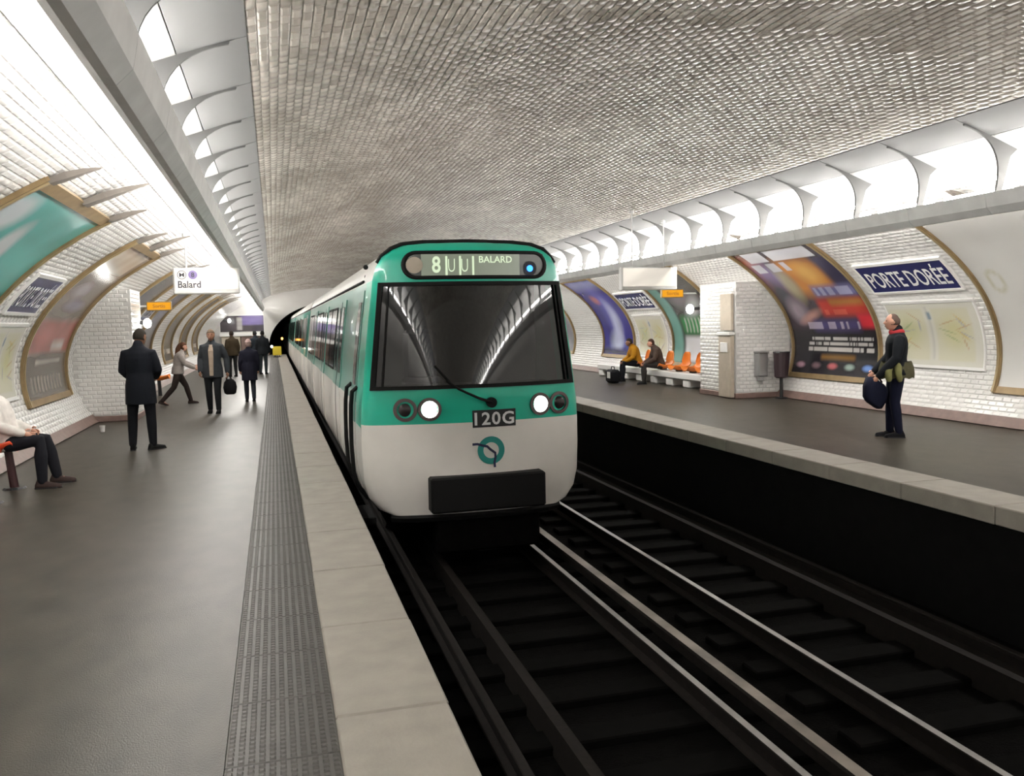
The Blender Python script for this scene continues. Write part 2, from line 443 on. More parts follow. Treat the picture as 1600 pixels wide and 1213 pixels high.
# ------------------------------------------------------------------ the two light runs along the vault
BAY = 1.15
NB0, NB1 = -31, 47
def side_xy(s, a, z): return (VC + s * a, z)
def light_run(s, label):
    t = root('strip_light', label, 'light fixture', (VC + s * 4.0, 0, 2.7))
    w = W[t]
    def loc(g): return [(v[0] - w[0], v[1] - w[1], v[2] - w[2]) for v in g[0]], g[1]
    # curved reflector panel, a thin sheet following the vault and dipping towards the lamps
    pans = []
    for k0, k1 in ((0, .40), (.408, 1)):
        inner = []
        for i in range(11):
            k = k0 + (k1 - k0) * i / 10
            p = vpt(ta(3.50 + 1.16 * k), 0, .015 + .035 * math.sin(pi * k * .6))
            inner.append(((p.x - VC), p.z))
        poly = [(VC + s * a, z) for a, z in inner] + [(VC + s * (a + .01), z + .018) for a, z in reversed(inner)]
        pans.append(mesh('reflector_panel', *loc(extrude_y(poly, -BAY / 2 + .006, BAY / 2 - .006)), 'reflector' if k0 else 'panel'))  # lower piece lighter than upper, painting in the lamp fall-off
    # rib between two bays: concave edge running from the panel down to the beam
    out = []
    A0, A1, A2 = (3.62, 3.60), (4.185, 3.475), (4.035, 2.92)
    for i in range(13):
        k = i / 12
        out.append(((1 - k) ** 2 * A0[0] + 2 * k * (1 - k) * A1[0] + k * k * A2[0], (1 - k) ** 2 * A0[1] + 2 * k * (1 - k) * A1[1] + k * k * A2[1]))
    out += [(4.11, 2.885), (4.13, 3.0), (4.22, 3.30)]
    back = []
    for i in range(9):
        a = 4.34 - (4.34 - 3.62) * i / 8
        p = vpt(ta(a), 0, .03); back.append((p.x - VC, p.z))
    polyf = [(VC + s * a, z) for a, z in out + back]
    fin = mesh('rib', *loc(extrude_y(polyf, -.012, .012)), 'rib')
    pb = [(3.90, 2.91), (3.93, 2.76), (4.00, 2.69), (4.045, 2.69), (4.12, 2.76), (4.12, 2.88), (4.08, 2.88), (4.08, 2.78), (3.97, 2.74), (3.94, 2.91)]
    bm_ = mesh('lamp_beam', *loc(extrude_y([(VC + s * a, z) for a, z in pb], -BAY / 2 + .003, BAY / 2 - .003)), 'beam')
    tbs = [mesh('fluorescent_tube', *loc(tube([(VC + s * a, -BAY / 2 + .09, z), (VC + s * a, BAY / 2 - .09, z)], .02, 8)), 'tube') for a, z in ((4.20, 3.10), (4.36, 3.0))]
    for k in range(NB0, NB1):
        y = (k + .5) * BAY + .55
        [link('reflector_panel', q, t, (0, y, 0)) for q in pans]; link('lamp_beam', bm_, t, (0, y, 0)); [link('fluorescent_tube', q, t, (0, y, 0)) for q in tbs]
        link('rib', fin, t, (0, y + BAY / 2, 0))
    return t
light_run(-1, 'white ribbed strip light and grey beam over the near platform')
light_run(1, 'white ribbed strip light and grey beam over the platform across the tracks')

# ------------------------------------------------------------------ end wall, portal and tunnel
PH, PBZ, PBH = 3.72, .55, 2.62     # portal half width, spring height, rise
def portal(n=36):
    return [(VC - PH * math.cos(pi * i / n), PBZ + PBH * math.sin(pi * i / n)) for i in range(n + 1)]
V, Fc = [], []
n = 36; po = [(VC - PH, ZB)] + portal(n) + [(VC + PH, ZB)]
ou = [(vpt(-pi * .62 + pi * 1.24 * i / (len(po) - 1), 0, -.1).x, vpt(-pi * .62 + pi * 1.24 * i / (len(po) - 1), 0, -.1).z) for i in range(len(po))]
ou[0] = (VC - 7.2, ZB); ou[-1] = (VC + 7.2, ZB)
for y in (Y1, Y1 + .4):
    V += [(x, y, z) for x, z in po] + [(x, y, z) for x, z in ou]
k = len(po)
for i in range(k - 1):
    Fc += [(i, i + 1, k + i + 1, k + i), (i, 2 * k + i, 2 * k + i + 1, i + 1), (2 * k + i, 3 * k + i, 3 * k + i + 1, 2 * k + i + 1)]
tag(mk('wall_far', (V, Fc), 'wall_tile'), 'white end wall pierced by the tunnel mouth', 'wall', kind='structure')
tp = [(x, z) for x, z in po]; tq = [(VC + (x - VC) * 1.06, z + .2) for x, z in reversed(po)]
tag(mk('tunnel', extrude_y(tp + tq, Y1 + .3, Y1 + 40), 'concrete'), 'dark running tunnel beyond the far end', 'tunnel', kind='structure')
tag(mk('wall_near', box(-4.2, 11, Y0 - .3, Y0, ZB, 4.4), 'wall_tile'), 'white wall closing the station behind the viewer', 'wall', kind='structure')
tag(mk('wall_tunnel', box(-1, 8, Y1 + 39.5, Y1 + 40, ZB - .2, 3.8), 'concrete'), 'black dark end of the running tunnel', 'wall', kind='structure')

# ------------------------------------------------------------------ prints on the walls
def rgb(*hx): return [np.array(lin(h)) for h in hx]
class Sheet:
    def __init__(s, base, nu=70, nv=100, seed=1):
        s.u, s.v = np.meshgrid(np.linspace(0, 1, nu), np.linspace(0, 1, nv)); s.nu, s.nv = nu, nv
        s.c = np.zeros((nv, nu, 3)); s.c[:] = lin(base); s.r = np.random.RandomState(seed)
    def _mix(s, m, h): s.c += (np.array(lin(h)) - s.c) * np.clip(m, 0, 1)[..., None]
    def rect(s, u0, v0, u1, v1, h, soft=.02, a=1., shear=0.):
        u = s.u - shear * (s.v - v0)
        m = np.clip((u - u0) / soft + .5, 0, 1) * np.clip((u1 - u) / soft + .5, 0, 1) * np.clip((s.v - v0) / soft + .5, 0, 1) * np.clip((v1 - s.v) / soft + .5, 0, 1)
        s._mix(m * a, h); return s
    def ell(s, cu, cv, ru, rv, h, soft=.4, a=1., rot=0.):
        x, y = s.u - cu, s.v - cv; c, n = math.cos(rot), math.sin(rot)
        x, y = x * c + y * n, -x * n + y * c
        d = np.sqrt((x / ru) ** 2 + (y / rv) ** 2); s._mix(np.clip((1 - d) / soft, 0, 1) * a, h); return s
    def bars(s, u0, v0, u1, v1, h, cell=.03, fill=.7, a=.85):
        """a run of ragged marks, too small to read"""
        k = max(1, int((u1 - u0) / cell)); on = s.r.rand(k + 1) < fill
        idx = np.clip(((s.u - u0) / (u1 - u0) * k).astype(int), 0, k)
        m = on[idx] * ((s.u > u0) & (s.u < u1) & (s.v > v0) & (s.v < v1)); s._mix(m * a, h); return s
    def noise(s, amt=.12, g=9):
        z = s.r.rand(g, g); iu = s.u * (g - 1.001); iv = s.v * (g - 1.001); a, b = iu.astype(int), iv.astype(int); fu, fv = iu - a, iv - b
        q = z[b, a] * (1 - fu) * (1 - fv) + z[b, a + 1] * fu * (1 - fv) + z[b + 1, a] * (1 - fu) * fv + z[b + 1, a + 1] * fu * fv
        s.c *= (1 + amt * (q - .5) * 2)[..., None]; return s
def sheet_obj(name, S, fn, parent):
    """fn(u,v) -> point; the print is flat ink on its paper"""
    V = [fn(S.u[j, i], S.v[j, i]) for j in range(S.nv) for i in range(S.nu)]
    Fc = [(j * S.nu + i, j * S.nu + i + 1, (j + 1) * S.nu + i + 1, (j + 1) * S.nu + i) for j in range(S.nv - 1) for i in range(S.nu - 1)]
    o = mk(name, (V, Fc), 'print', parent, smooth=True)
    at = o.data.color_attributes.new('print', 'FLOAT_COLOR', 'POINT')
    at.data.foreach_set('color', np.concatenate([S.c.reshape(-1, 3), np.ones((S.nu * S.nv, 1))], 1).ravel().astype(np.float32))
    return o

def wall_strip(side, ya, yb, za, zb, d0, d1, n=1):
    """a curved slab on the vault wall between heights za..zb and ya..yb, from depth d0 to d1 inward"""
    rings = []
    for i in range(n + 1):
        t = side * (tz(za) + (tz(zb) - tz(za)) * i / n)
        rings.append([vpt(t, ya, d0), vpt(t, yb, d0), vpt(t, yb, d1), vpt(t, ya, d1)])
    return loft(rings)

def framed(side, ya, yb, za, zb, S, name, label, cat, fw=.08, fd=.055, group=None, m='gold', hi='gold_hi', paper='poster'):
    p0 = wpt(side, za, (ya + yb) / 2)
    t = root(name, label, cat, tuple(p0), group)
    mk('backing', wall_strip(side, ya + .02, yb - .02, za + .01, zb - .01, .0, .022, 40), 'white', t)
    n = 20
    mk('frame_rail', wall_strip(side, ya + .012, yb - .012, za - .01, za + fw * 1.1, .012, fd - .004, 4), m, t)
    mk('frame_rail', wall_strip(side, ya + .012, yb - .012, zb - fw * .7, zb + .01, .012, fd - .004, 4), m, t)
    for a, b in ((ya, ya + fw), (yb - fw, yb)):
        st = mk('frame_stile', wall_strip(side, a, b, za, zb, .01, fd, n), m, t)
        c = (a + b) / 2
        mk('moulding', wall_strip(side, c - fw * .22, c + fw * .22, za, zb, fd - .005, fd + .018, n), hi, st)
    z0, z1 = za + fw, zb - fw * .6
    def fn(u, v):
        tt = tz(z0) + (tz(z1) - tz(z0)) * v
        y = (yb - fw - (yb - ya - 2 * fw) * u) if side > 0 else (ya + fw + (yb - ya - 2 * fw) * u)
        return vpt(side * tt, y, .028)
    sheet_obj(paper, S, fn, t)
    for q in (.03, .5, .97):           # hooked brackets that hold the head of the frame off the vault
        yq = ya + (yb - ya) * q; big = 1.5 if q == .5 else 1.
        rr = []
        for k, w, d, hh in ((0, .07, .02, .05), (.35, .06, .03, .06), (.7, .035, .06, .04), (1, .012, .10, .015)):
            tt = side * (tz(zb) - .085 * big * k)
            rr.append([vpt(tt, yq - w * big, d), vpt(tt, yq + w * big, d), vpt(tt, yq + w * big, d + hh), vpt(tt, yq - w * big, d + hh)])
        mk('hook', loft(rr), 'hook', t)
    return t, fn

# -- across the tracks
S = Sheet('#2b2730', 90, 130, 5)
S.rect(0, .3, 1, 1, '#3a3038', .1).rect(.0, .62, .22, .95, '#b5623a', .12).ell(.18, .78, .25, .18, '#7d7aa8', .6, .8).ell(.1, .62, .2, .2, '#4b4a52', .7)
S.rect(.36, .62, .80, .90, '#c9833c', .10).ell(.62, .78, .18, .12, '#dba652', .7).rect(.82, .62, 1, .92, '#3c3850', .08).ell(.3, .72, .12, .2, '#b9ad86', .7, .8)
S.rect(.5, .60, .98, .68, '#6d6c96', .05).bars(.52, .61, .96, .67, '#a9a8c6', .035, .7, .7)
S.rect(.46, .45, 1, .58, '#b03a30', .06).rect(.60, .53, .97, .58, '#a06a35', .04).bars(.5, .46, .8, .5, '#c75a48', .05, .6, .7)
S.ell(.18, .5, .16, .14, '#8d7f8a', .7).ell(.3, .45, .2, .05, '#c28f84', .8, .8, .3).rect(0, 0, 1, .34, '#27252a', .08)
S.rect(.84, .36, 1, .46, '#c9303c', .04).rect(.30, .34, .84, .42, '#4a4270', .06).bars(.2, .35, .84, .41, '#c0b4c8', .03, .5, .6)
for k in range(3): S.bars(.22 - .02 * k, .265 - .04 * k, .95, .29 - .04 * k, '#c9c5c2', .012, .82)
S.rect(.35, .12, .75, .155, '#7a5a2c', .03)
for k, h in enumerate(('#a07f8c', '#6f5a60', '#b05f62', '#8fa39a', '#6d93d8')): S.ell(.10 + .2 * k, .07, .07, .03, h, .6)
S.bars(.05, .90, .92, .985, '#dcdce2', .05, .82, .92).bars(.0, .82, .5, .89, '#d4d4dc', .06, .75, .8).noise(.2)
framed(1, 12.72, 15.42, .42, 2.98, S, 'framed_poster', 'tall gold-framed film poster in orange and red, beside the blue station nameplate', 'poster')
S = Sheet('#3d3a86', 60, 90, 6)
S.ell(.5, .6, .35, .5, '#6663b4', .8).ell(.55, .38, .2, .42, '#b9bcd8', .7, .9, -.2).ell(.45, .18, .3, .18, '#c3c8e0', .7, .8).ell(.35, .72, .16, .08, '#c08088', .7).rect(0, .88, 1, 1, '#8f93c4', .1).rect(0, 0, 1, .08, '#2a2a55', .06).noise(.2)
framed(1, 23.4, 25.9, .50, 2.95, S, 'framed_poster', 'violet poster with a pale figure, farther along beyond the seats', 'poster')
S = Sheet('#40423f', 70, 100, 8)
S.rect(0, 0, .2, 1, '#6f9d93', .05).ell(.5, .72, .3, .2, '#7a7478', .8).ell(.6, .55, .35, .1, '#c7ccd0', .7, .8, .5).rect(.25, .30, .9, .48, '#3f8a55', .08)
for k in range(8): S.rect(.3 + .07 * k, .32, .325 + .07 * k, .47, '#cfd8cf', .02, .8, .2)
S.rect(.25, .02, .95, .28, '#d5d6da', .05).bars(.45, .17, .85, .22, '#5a5a60', .04, .8).rect(.93, .3, 1, .62, '#b9c234', .03).noise(.15)
framed(1, 18.1, 20.9, .42, 2.95, S, 'framed_poster', 'green and grey poster with white lower panel, above the orange seats', 'poster')
S = Sheet('#c9c8c4', 50, 80, 9)
S.ell(.12, .62, .06, .08, '#b5b19c', .3).ell(.12, .62, .04, .06, '#c9c8c4', .3).rect(.62, .84, .95, .94, '#6b6560', .04).noise(.05)
framed(1, 7.5, 10.22, .46, 3.0, S, 'framed_poster', 'gold-framed pale poster nearly blank, at the right edge of the picture', 'poster')
S = Sheet('#8e8c92', 40, 60, 10); S.ell(.5, .5, .4, .4, '#5b5a72', .8).bars(.1, .8, .9, .9, '#d0d0d0', .05).noise(.2)
framed(1, 28.6, 31.2, .5, 2.95, S, 'framed_poster', 'greyish poster on the far wall, mostly behind the train', 'poster')

def nameplate(side, ya, yb, za, zb, label):
    t = root('station_nameplate', label, 'sign', tuple(wpt(side, za, (ya + yb) / 2)))
    mk('plate', wall_strip(side, ya, yb, za, zb, .0, .035, 4), 'navy', t)
    mk('rim', join(wall_strip(side, ya - .03, yb + .03, zb, zb + .035, .0, .045, 1), wall_strip(side, ya - .03, yb + .03, za - .035, za, .0, .045, 1),
                   wall_strip(side, ya - .03, ya, za, zb, .0, .045, 4), wall_strip(side, yb, yb + .03, za, zb, .0, .045, 4)), 'white', t)
    def fn(u, v, w):
        tt = tz(za) + (tz(zb) - tz(za)) * v
        y = (yb - (yb - ya) * u) if side > 0 else (ya + (yb - ya) * u)
        return vpt(side * tt, y, .038)
    text('PORTE DORÉE', fn, .045, .955, .16, .90, 'letter', t, .012)
    return t
nameplate(1, 10.50, 12.42, 2.05, 2.47, 'blue enamel PORTE DORÉE nameplate above the framed metro map')
nameplate(1, 21.15, 23.2, 2.0, 2.42, 'blue enamel PORTE DORÉE nameplate farther along, between violet and green posters')
nameplate(-1, 11.85, 13.2, 1.95, 2.38, 'blue enamel PORTE DORÉE nameplate beside the teal poster')

def metro_map(side, ya, yb, za, zb, label, seed):
    t = root('wall_map', label, 'map', tuple(wpt(side, za, (ya + yb) / 2)))
    mk('backing', wall_strip(side, ya, yb, za, zb, 0, .03, 6), 'white', t)
    for a, b in ((za - .02, za + .015), (zb - .015, zb + .02)): mk('frame_rail', wall_strip(side, ya - .02, yb + .02, a, b, 0, .045, 1), 'white', t)
    S = Sheet('#cdcbc0', 60, 50, seed)
    for h, cu in (('#b9b98a', .22), ('#c3bf8c', .72)):
        S.rect(cu - .2, .08, cu + .2, .92, '#c9c6b0', .02).ell(cu, .55, .2, .36, h, .8, .7)
        for k in range(9):
            q = S.r.rand(4); S.ell(cu - .15 + .3 * q[0], .2 + .6 * q[1], .13, .012, ('#b08a6a', '#8a9a70', '#9090a8', '#c0a050')[k % 4], .5, .7, q[2] * 3)
    S.rect(.46, .1, .48, .95, '#b8b6b0', .02).rect(.46, .74, .5, .86, '#7d8a95', .02)
    def fn(u, v):
        tt = tz(za + .03) + (tz(zb - .03) - tz(za + .03)) * v
        y = (yb - .03 - (yb - ya - .06) * u) if side > 0 else (ya + .03 + (yb - ya - .06) * u)
        return vpt(side * tt, y, .034)
    sheet_obj('printed_map', S, fn, t)
metro_map(1, 10.45, 12.40, .78, 1.86, 'pale network map under the near blue nameplate, behind the man in dark jacket', 21)
metro_map(1, 21.2, 23.1, .6, 1.80, 'pale network map farther along, behind the seated people', 22)
metro_map(-1, 11.8, 13.3, .75, 1.78, 'pale network map under the nameplate beside the teal poster', 23)

# -- near platform wall
S = Sheet('#4f9d96', 70, 110, 11)
S.rect(0, .0, 1, .30, '#3d4f50', .15).ell(.4, .45, .6, .16, '#4f9a7a', .8).ell(.12, .9, .2, .1, '#b9c2c6', .5).ell(.45, .78, .1, .16, '#b8bcc0', .5, .9, .5).ell(.3, .62, .08, .14, '#c8978c', .6, 1, .5)
S.ell(.15, .48, .12, .12, '#c06a80', .6, 1, .5).ell(.8, .42, .06, .25, '#8f94b8', .7, .8, .3)
for k in range(9): S.ell(.15 + .09 * k, .30 + .03 * math.sin(k * 2), .05, .08, '#c3c9c9', .5, .8, .4)
S.rect(0, 0, 1, .14, '#2e3335', .1).noise(.2)
framed(-1, 8.35, 11.35, .5, 3.02, S, 'framed_poster', 'gold-framed teal poster with white splashes, left edge of the picture', 'poster')
S = Sheet('#8d8078', 60, 110, 12)
S.rect(.1, .84, .9, .97, '#c0b8ac', .03).rect(.15, .78, .95, .83, '#8a6a4a', .02).rect(0, .50, 1, .80, '#75695f', .08).ell(.4, .7, .3, .08, '#9a8f96', .7).ell(.55, .6, .35, .06, '#8f8798', .7).rect(0, .28, 1, .50, '#a0605a', .05).ell(.35, .4, .3, .08, '#b46a62', .8).rect(.55, .30, .85, .36, '#b9aca6', .05)
S.rect(0, 0, 1, .28, '#5d564f', .05).rect(.25, .215, .85, .245, '#a39c96', .02)
for k in range(10): S.rect(.15 + .075 * k, .04, .18 + .075 * k, .14, '#8d867e', .015, .8)
S.noise(.2)
framed(-1, 13.65, 16.35, .56, 3.0, S, 'framed_poster', 'gold-framed poster in brown and faded red, just before the tiled pier', 'poster')
for k, (ya, yb, b, h, lab) in enumerate(((19.6, 22.2, '#6b6560', '#3d3a40', 'dark grey poster just past the orange exit sign'), (24.4, 27.0, '#4d474c', '#7a7486', 'dusky poster with violet patch behind the striding woman'), (29.6, 32.2, '#5c544a', '#8a8070', 'brownish poster farther along, behind the man in open coat'), (34.8, 37.4, '#6c6660', '#474350', 'small grey poster near the far end, before the end wall'), (40, 42.6, '#5f5a56', '#8a8580', 'tiny dim poster last before the end wall'))):
    S = Sheet(b, 40, 70, 30 + k); S.ell(.5, .7, .45, .25, h, .8).ell(.4, .3, .4, .25, '#8c8578', .8, .7).bars(.1, .1, .9, .16, '#bdb6ac', .05).noise(.25)
    framed(-1, ya, yb, .55, 2.95, S, 'framed_poster', lab, 'poster')
nameplate(-1, 22.6, 24.0, 1.95, 2.35, 'blue enamel PORTE DORÉE nameplate between two dark posters past the pier')

# end wall posters and passage
t = root('end_poster', 'dark and violet billboard high on the end wall', 'poster', (-1.8, Y1, 1.5))
mk('backing', box(-3.2, -.55, Y1 - .06, Y1 - .01, 1.45, 2.50), 'white', t)
S = Sheet('#4a4448', 50, 30, 41); S.rect(.45, .4, 1, 1, '#6d6290', .1).rect(.38, .1, .5, .9, '#a9a5a2', .03).rect(.75, .0, 1, .4, '#3a3640', .1).noise(.2)
sheet_obj('poster', S, lambda u, v: (-3.15 + 2.55 * u, Y1 - .066, 1.48 + .98 * v), t)
t = root('end_kiosk', 'brown passage hoarding under a white ledge at the platform end', 'hoarding', (-1.9, Y1 - .5, 0))
mk('hoarding_panel', box(-3.1, -2.0, Y1 - .4, Y1 - .1, 0, 1.2, .02), 'beige', t)
mk('hoarding_panel', box(-1.96, -.65, Y1 - .4, Y1 - .1, 0, 1.2, .02), 'skirting', t)
mk('ledge', box(-3.2, -.55, Y1 - .5, Y1 - .1, 1.2, 1.42, .02), 'white', t)

# ------------------------------------------------------------------ tiled piers
def pier(x0, x1, y0, y1, h, name, label):
    o = tag(mk(name, box(x0, x1, y0, y1, 0, h), 'wall_grout'), label, 'pier', kind='structure')
    TV, TF = tile_shape(); me = mesh('tile', TV, TF, 'wall_tile')
    xi = x1 if x0 < 0 else x0; sx = 1 if x0 < 0 else -1
    fs = [(Vector((1, 0, 0)), Vector((0, 0, 1)), Vector((0, -1, 0)), Vector((x0, y0, 0)), x1 - x0),
          (Vector((0, 1 if sx > 0 else -1, 0)), Vector((0, 0, 1)), Vector((sx, 0, 0)), Vector((xi, y0 if sx > 0 else y1, 0)), y1 - y0)]
    big = 0; gs = []
    for e1, e2, n, org, w in fs:
        rows = int((h - .12) / .0765); k = int(w / .152)
        for i in range(rows):
            off = .076 if i % 2 else 0.
            for j in range(k + 1):
                u = .076 + j * .152 + off
                if u + .074 > w + .01: continue
                p = org + e1 * u + e2 * (.12 + .0765 * (i + .5))
                mx = Matrix(((e1.x, e2.x, n.x, p.x), (e1.y, e2.y, n.y, p.y), (e1.z, e2.z, n.z, p.z), (0, 0, 0, 1)))
                if x0 < 0 and p.x < VC - VA * math.sqrt(max(0, 1 - ((p.z - VS) / VB) ** 2)) - .05: continue
                if x0 > 0 and p.x > VC + VA * math.sqrt(max(0, 1 - ((p.z - VS) / VB) ** 2)) + .05: continue
                if big < 300:
                    q = link('tile', me, o); q.matrix_local = mx; big += 1
                else: gs.append(([mx @ Vector(v) for v in TV], TF))
    if gs:
        q = mk('tile_field', join(*gs), 'wall_tile', o); q['kind'] = 'stuff'
    b = .02
    mk('skirting', box(min(x0, x1) - b, max(x0, x1) + b, y0 - b, y1 + b, 0, .11, .01), 'skirting', o)
    return o
pier(-3.55, -2.52, 17.0, 18.2, 2.42, 'pier', 'white tiled pier behind the man in black coat')
pr = pier(9.05, 10.3, 15.5, 17.0, 2.38, 'pier', 'white tiled pier between the litter bin and the orange seats')
t = root('wall_cabinet', 'narrow beige call-point column fixed to the tiled pier across the tracks', 'cabinet', (8.98, 15.75, 0))
mk('body', box(8.93, 9.03, 15.52, 16.0, .02, 1.30, .012), 'beige', t)
mk('hood', box(8.90, 9.03, 15.50, 16.02, 1.30, 1.36, .01), 'white', t)
mk('upper_panel', box(8.96, 9.03, 15.54, 15.98, 1.40, 2.15, .01), 'beige', t)
mk('grille', box(8.915, 8.93, 15.62, 15.9, .95, 1.15, .004), 'white', t)

# lamps on the sides of the piers
def globe(loc, dx, label, col=(1, 1, .95), s=14, r=.075):
    t = root('wall_lamp', label, 'lamp', loc)
    x, y, z = loc
    mk('globe', ell((x, y, z), r, r, r * 1.25, 12, 8), emat('lamp_glow', col, s), t, True)
    mk('mount', tube([(x, y, z), (x + dx, y, z + .02)], [.03, .04], 8), 'dark', t)
globe((-2.38, 18.0, 1.80), -.16, 'small white lamp glowing on the pier above the man in black')
globe((8.93, 17.25, 1.87), .3, 'small white lamp glowing on the far pier by the orange seats', r=.085)

# ------------------------------------------------------------------ hanging signs
def hanging(x0, x1, y, z0, z1, hx, label, texts):
    t = root('direction_sign', label, 'sign', ((x0 + x1) / 2, y, z0))
    mk('housing', box(x0, x1, y, y + .14, z0, z1, .015), 'white', t)
    mk('face', box(x0 + .03, x1 - .03, y - .006, y + .002, z0 + .07, z1 - .02), 'sign_lit', t)
    for h in hx:
        zt = VS + VB * math.sqrt(1 - ((h - VC) / VA) ** 2) - .03
        mk('hanger', join(tube([(h, y + .07, z1 - .01), (h, y + .07, zt)], .012, 8), tube([(h, y + .07, zt - .06), (h, y + .07, zt)], .045, 10)), 'beam', t)
    if texts:
        def fn(u, v, w): return (x0 + u, y - .009, z0 + v)
        ty = y - .0085
        mk('emblem_ring', disc(x0 + .14, z1 - .115, .062, .072, ty, y), 'ink', t)
        text('M', fn, .102, .178, z1 - z0 - .150, z1 - z0 - .080, 'ink', t, .005)
        mk('line_disc', disc(x0 + .31, z1 - .115, 0, .072, ty, y), 'lilac', t)
        def fn2(u, v, w): return (x0 + u, y - .0105, z0 + v)
        text('8', fn2, .285, .335, z1 - z0 - .155, z1 - z0 - .075, 'ink', t)
        text('Balard', fn, .075, .43, .10, .215, 'ink', t, .02)
    return t
hanging(-1.56, -.52, 15, 2.24, 2.67, (-1.35,), 'hanging white sign reading Balard over the near platform', True)
hanging(6.35, 7.50, 15, 2.22, 2.65, (6.6, 7.25), 'hanging white lit sign over the platform across the tracks', False)
def exit_sign(x0, x1, y, z0, z1, label, dxb):
    t = root('exit_sign', label, 'sign', ((x0 + x1) / 2, y, z0))
    mk('housing', box(x0, x1, y, y + .09, z0, z1, .01), 'gold', t)
    mk('lit_face', box(x0 + .015, x1 - .015, y - .005, y + .001, z0 + .02, z1 - .02), 'orange_lit', t)
    mk('bracket', tube([(x0 + .02 if dxb < 0 else x1 - .02, y + .045, (z0 + z1) / 2), ((x0 if dxb < 0 else x1) + dxb, y + .045, (z0 + z1) / 2)], .018, 8), 'beam', t)
    text('Sortie', lambda u, v, w: (x0 + u, y - .0075, z0 + v), .12, (x1 - x0) - .12, .06, (z1 - z0) - .055, mat('sign_ink', lin('#a86c18'), .5), t)
exit_sign(-2.50, -2.02, 18.9, 2.06, 2.25, 'orange lit exit sign past the tiled pier on the near platform', -.5)
exit_sign(8.80, 9.36, 18.4, 2.16, 2.36, 'yellow-orange exit sign past the tiled pier across the tracks', .45)

# ------------------------------------------------------------------ train
YF = 8.75                        # nose
CARL = 15.4
PROF = [(-.36, .94), (-.31, 1.05), (-.18, 1.155), (0, 1.20), (.3, 1.215), (.57, 1.215), (.8, 1.205), (.98, 1.18), (1.3, 1.15), (1.7, 1.10), (2.05, 1.05), (2.13, 1.04), (2.27, 1.0), (2.37, .94), (2.45, .84), (2.495, .72), (2.515, .5), (2.525, .2), (2.525, 0)]
def hw(z):
    return float(np.interp(z, [p[0] for p in PROF], [p[1] for p in PROF]))
RB = 3.3                         # plan radius of the nose
def fy(u, z, edge=True):
    y = YF + u * u / (2 * RB) + max(0, z - .95) * .085 + max(0, .0 - z) * .06
    w = hw(z); s = abs(u) / max(w, .3)
    if edge and s > .9: y += .10 * (1 - math.sqrt(max(0, 1 - ((s - .9) / .1) ** 2)))
    if z > 2.36: y += .16 * ((z - 2.36) / .165) ** 2
    return y
def fp(u, z, d=0.): return (TCX + u, fy(u, z, False) - d, z)
M['jade'] = mat('jade_paint', lin('#1fbd9f'), .28, coat=.4, var=.06, vscale=3)
M['jade_grazing'] = mat('jade_grazing_sheen', lin('#649f91'), .3, coat=.3, var=.06, vscale=3)  # same jade livery, muted by grazing reflection put into the colour
M['body_white'] = mat('train_white_paint', (.84, .81, .76), .32, coat=.3, var=.07, vscale=2.5)
M['roof_white'] = mat('train_roof', (.60, .58, .55), .35, var=.12, vscale=4)
M['glass'] = glass_mat('dark_glass', (.5, .55, .55), .35)
M['side_glass'] = mat('side_window_glass', (.016, .020, .020), .06, spec=.6)
M['cab'] = mat('cab_lining', (.02, .02, .022), .7)
M['lamp_on'] = emat('headlamp_glow', (1, .97, .92), 9.)
M['lamp_off'] = mat('unlit_lamp', (.03, .025, .025), .15)
M['ring'] = mat('lamp_ring', (.11, .08, .08), .4)
M['blind'] = mat('destination_blind', (.20, .22, .19), .25, emit=lin('#a9b79a'), estr=.10)
M['blind_dim'] = mat('destination_blind_dim', (.05, .05, .048), .25, emit=lin('#80887a'), estr=.04)
M['blind_txt'] = emat('blind_letters', lin('#dff0cc'), .42)
M['blue_led'] = emat('blue_lamp', (.03, .18, 1.0), 2.0)
M['teal_logo'] = mat('emblem_teal', lin('#2a8f88'), .35)
M['navy_logo'] = mat('emblem_navy', lin('#2b2c4e'), .35)

train = root('metro_train', 'jade green and white metro train with lit headlights, number 120G on the nose', 'train', (TCX, YF, ZR))
# nose: one bowed skin, jade above, white below, with the windscreen and blind openings cut out of the grid
ZS = sorted(set([-.36, -.31, -.25, -.18, -.08, 0, .15, .3, .45, .60, .61, .7, .82, .95, .98, 2.10, 2.13, 2.20, 2.27, 2.32, 2.37, 2.41, 2.45, 2.475, 2.495, 2.507, 2.515, 2.525] + [.98 + 1.12 * i / 12 for i in range(1, 12)]))
NU = 40
WZ0, WZ1 = .975, 2.10
def ww(z): return 1.125 + (.995 - 1.125) * (z - WZ0) / (WZ1 - WZ0)
V = []; Fc = []; fm = []
us = [-1 + 2 * i / NU for i in range(NU + 1)]
us = [math.copysign(1 - (1 - abs(s)) ** 1.25, s) for s in us]
for z in ZS:
    w = hw(z)
    for s in us: V.append((TCX + s * w, fy(s * w, z), z))
nr = NU + 1
for i in range(len(ZS) - 1):
    zc = (ZS[i] + ZS[i + 1]) / 2
    for j in range(NU):
        uc = (us[j] + us[j + 1]) / 2 * hw(zc)
        if WZ0 + .03 < zc < WZ1 - .03 and abs(uc) < ww(zc) - .04: continue
        Fc.append((i * nr + j, i * nr + j + 1, (i + 1) * nr + j + 1, (i + 1) * nr + j)); fm.append(0 if zc > .605 else 1)
mk('cab_nose', (V, Fc), ['jade', 'body_white'], train, True, fm)

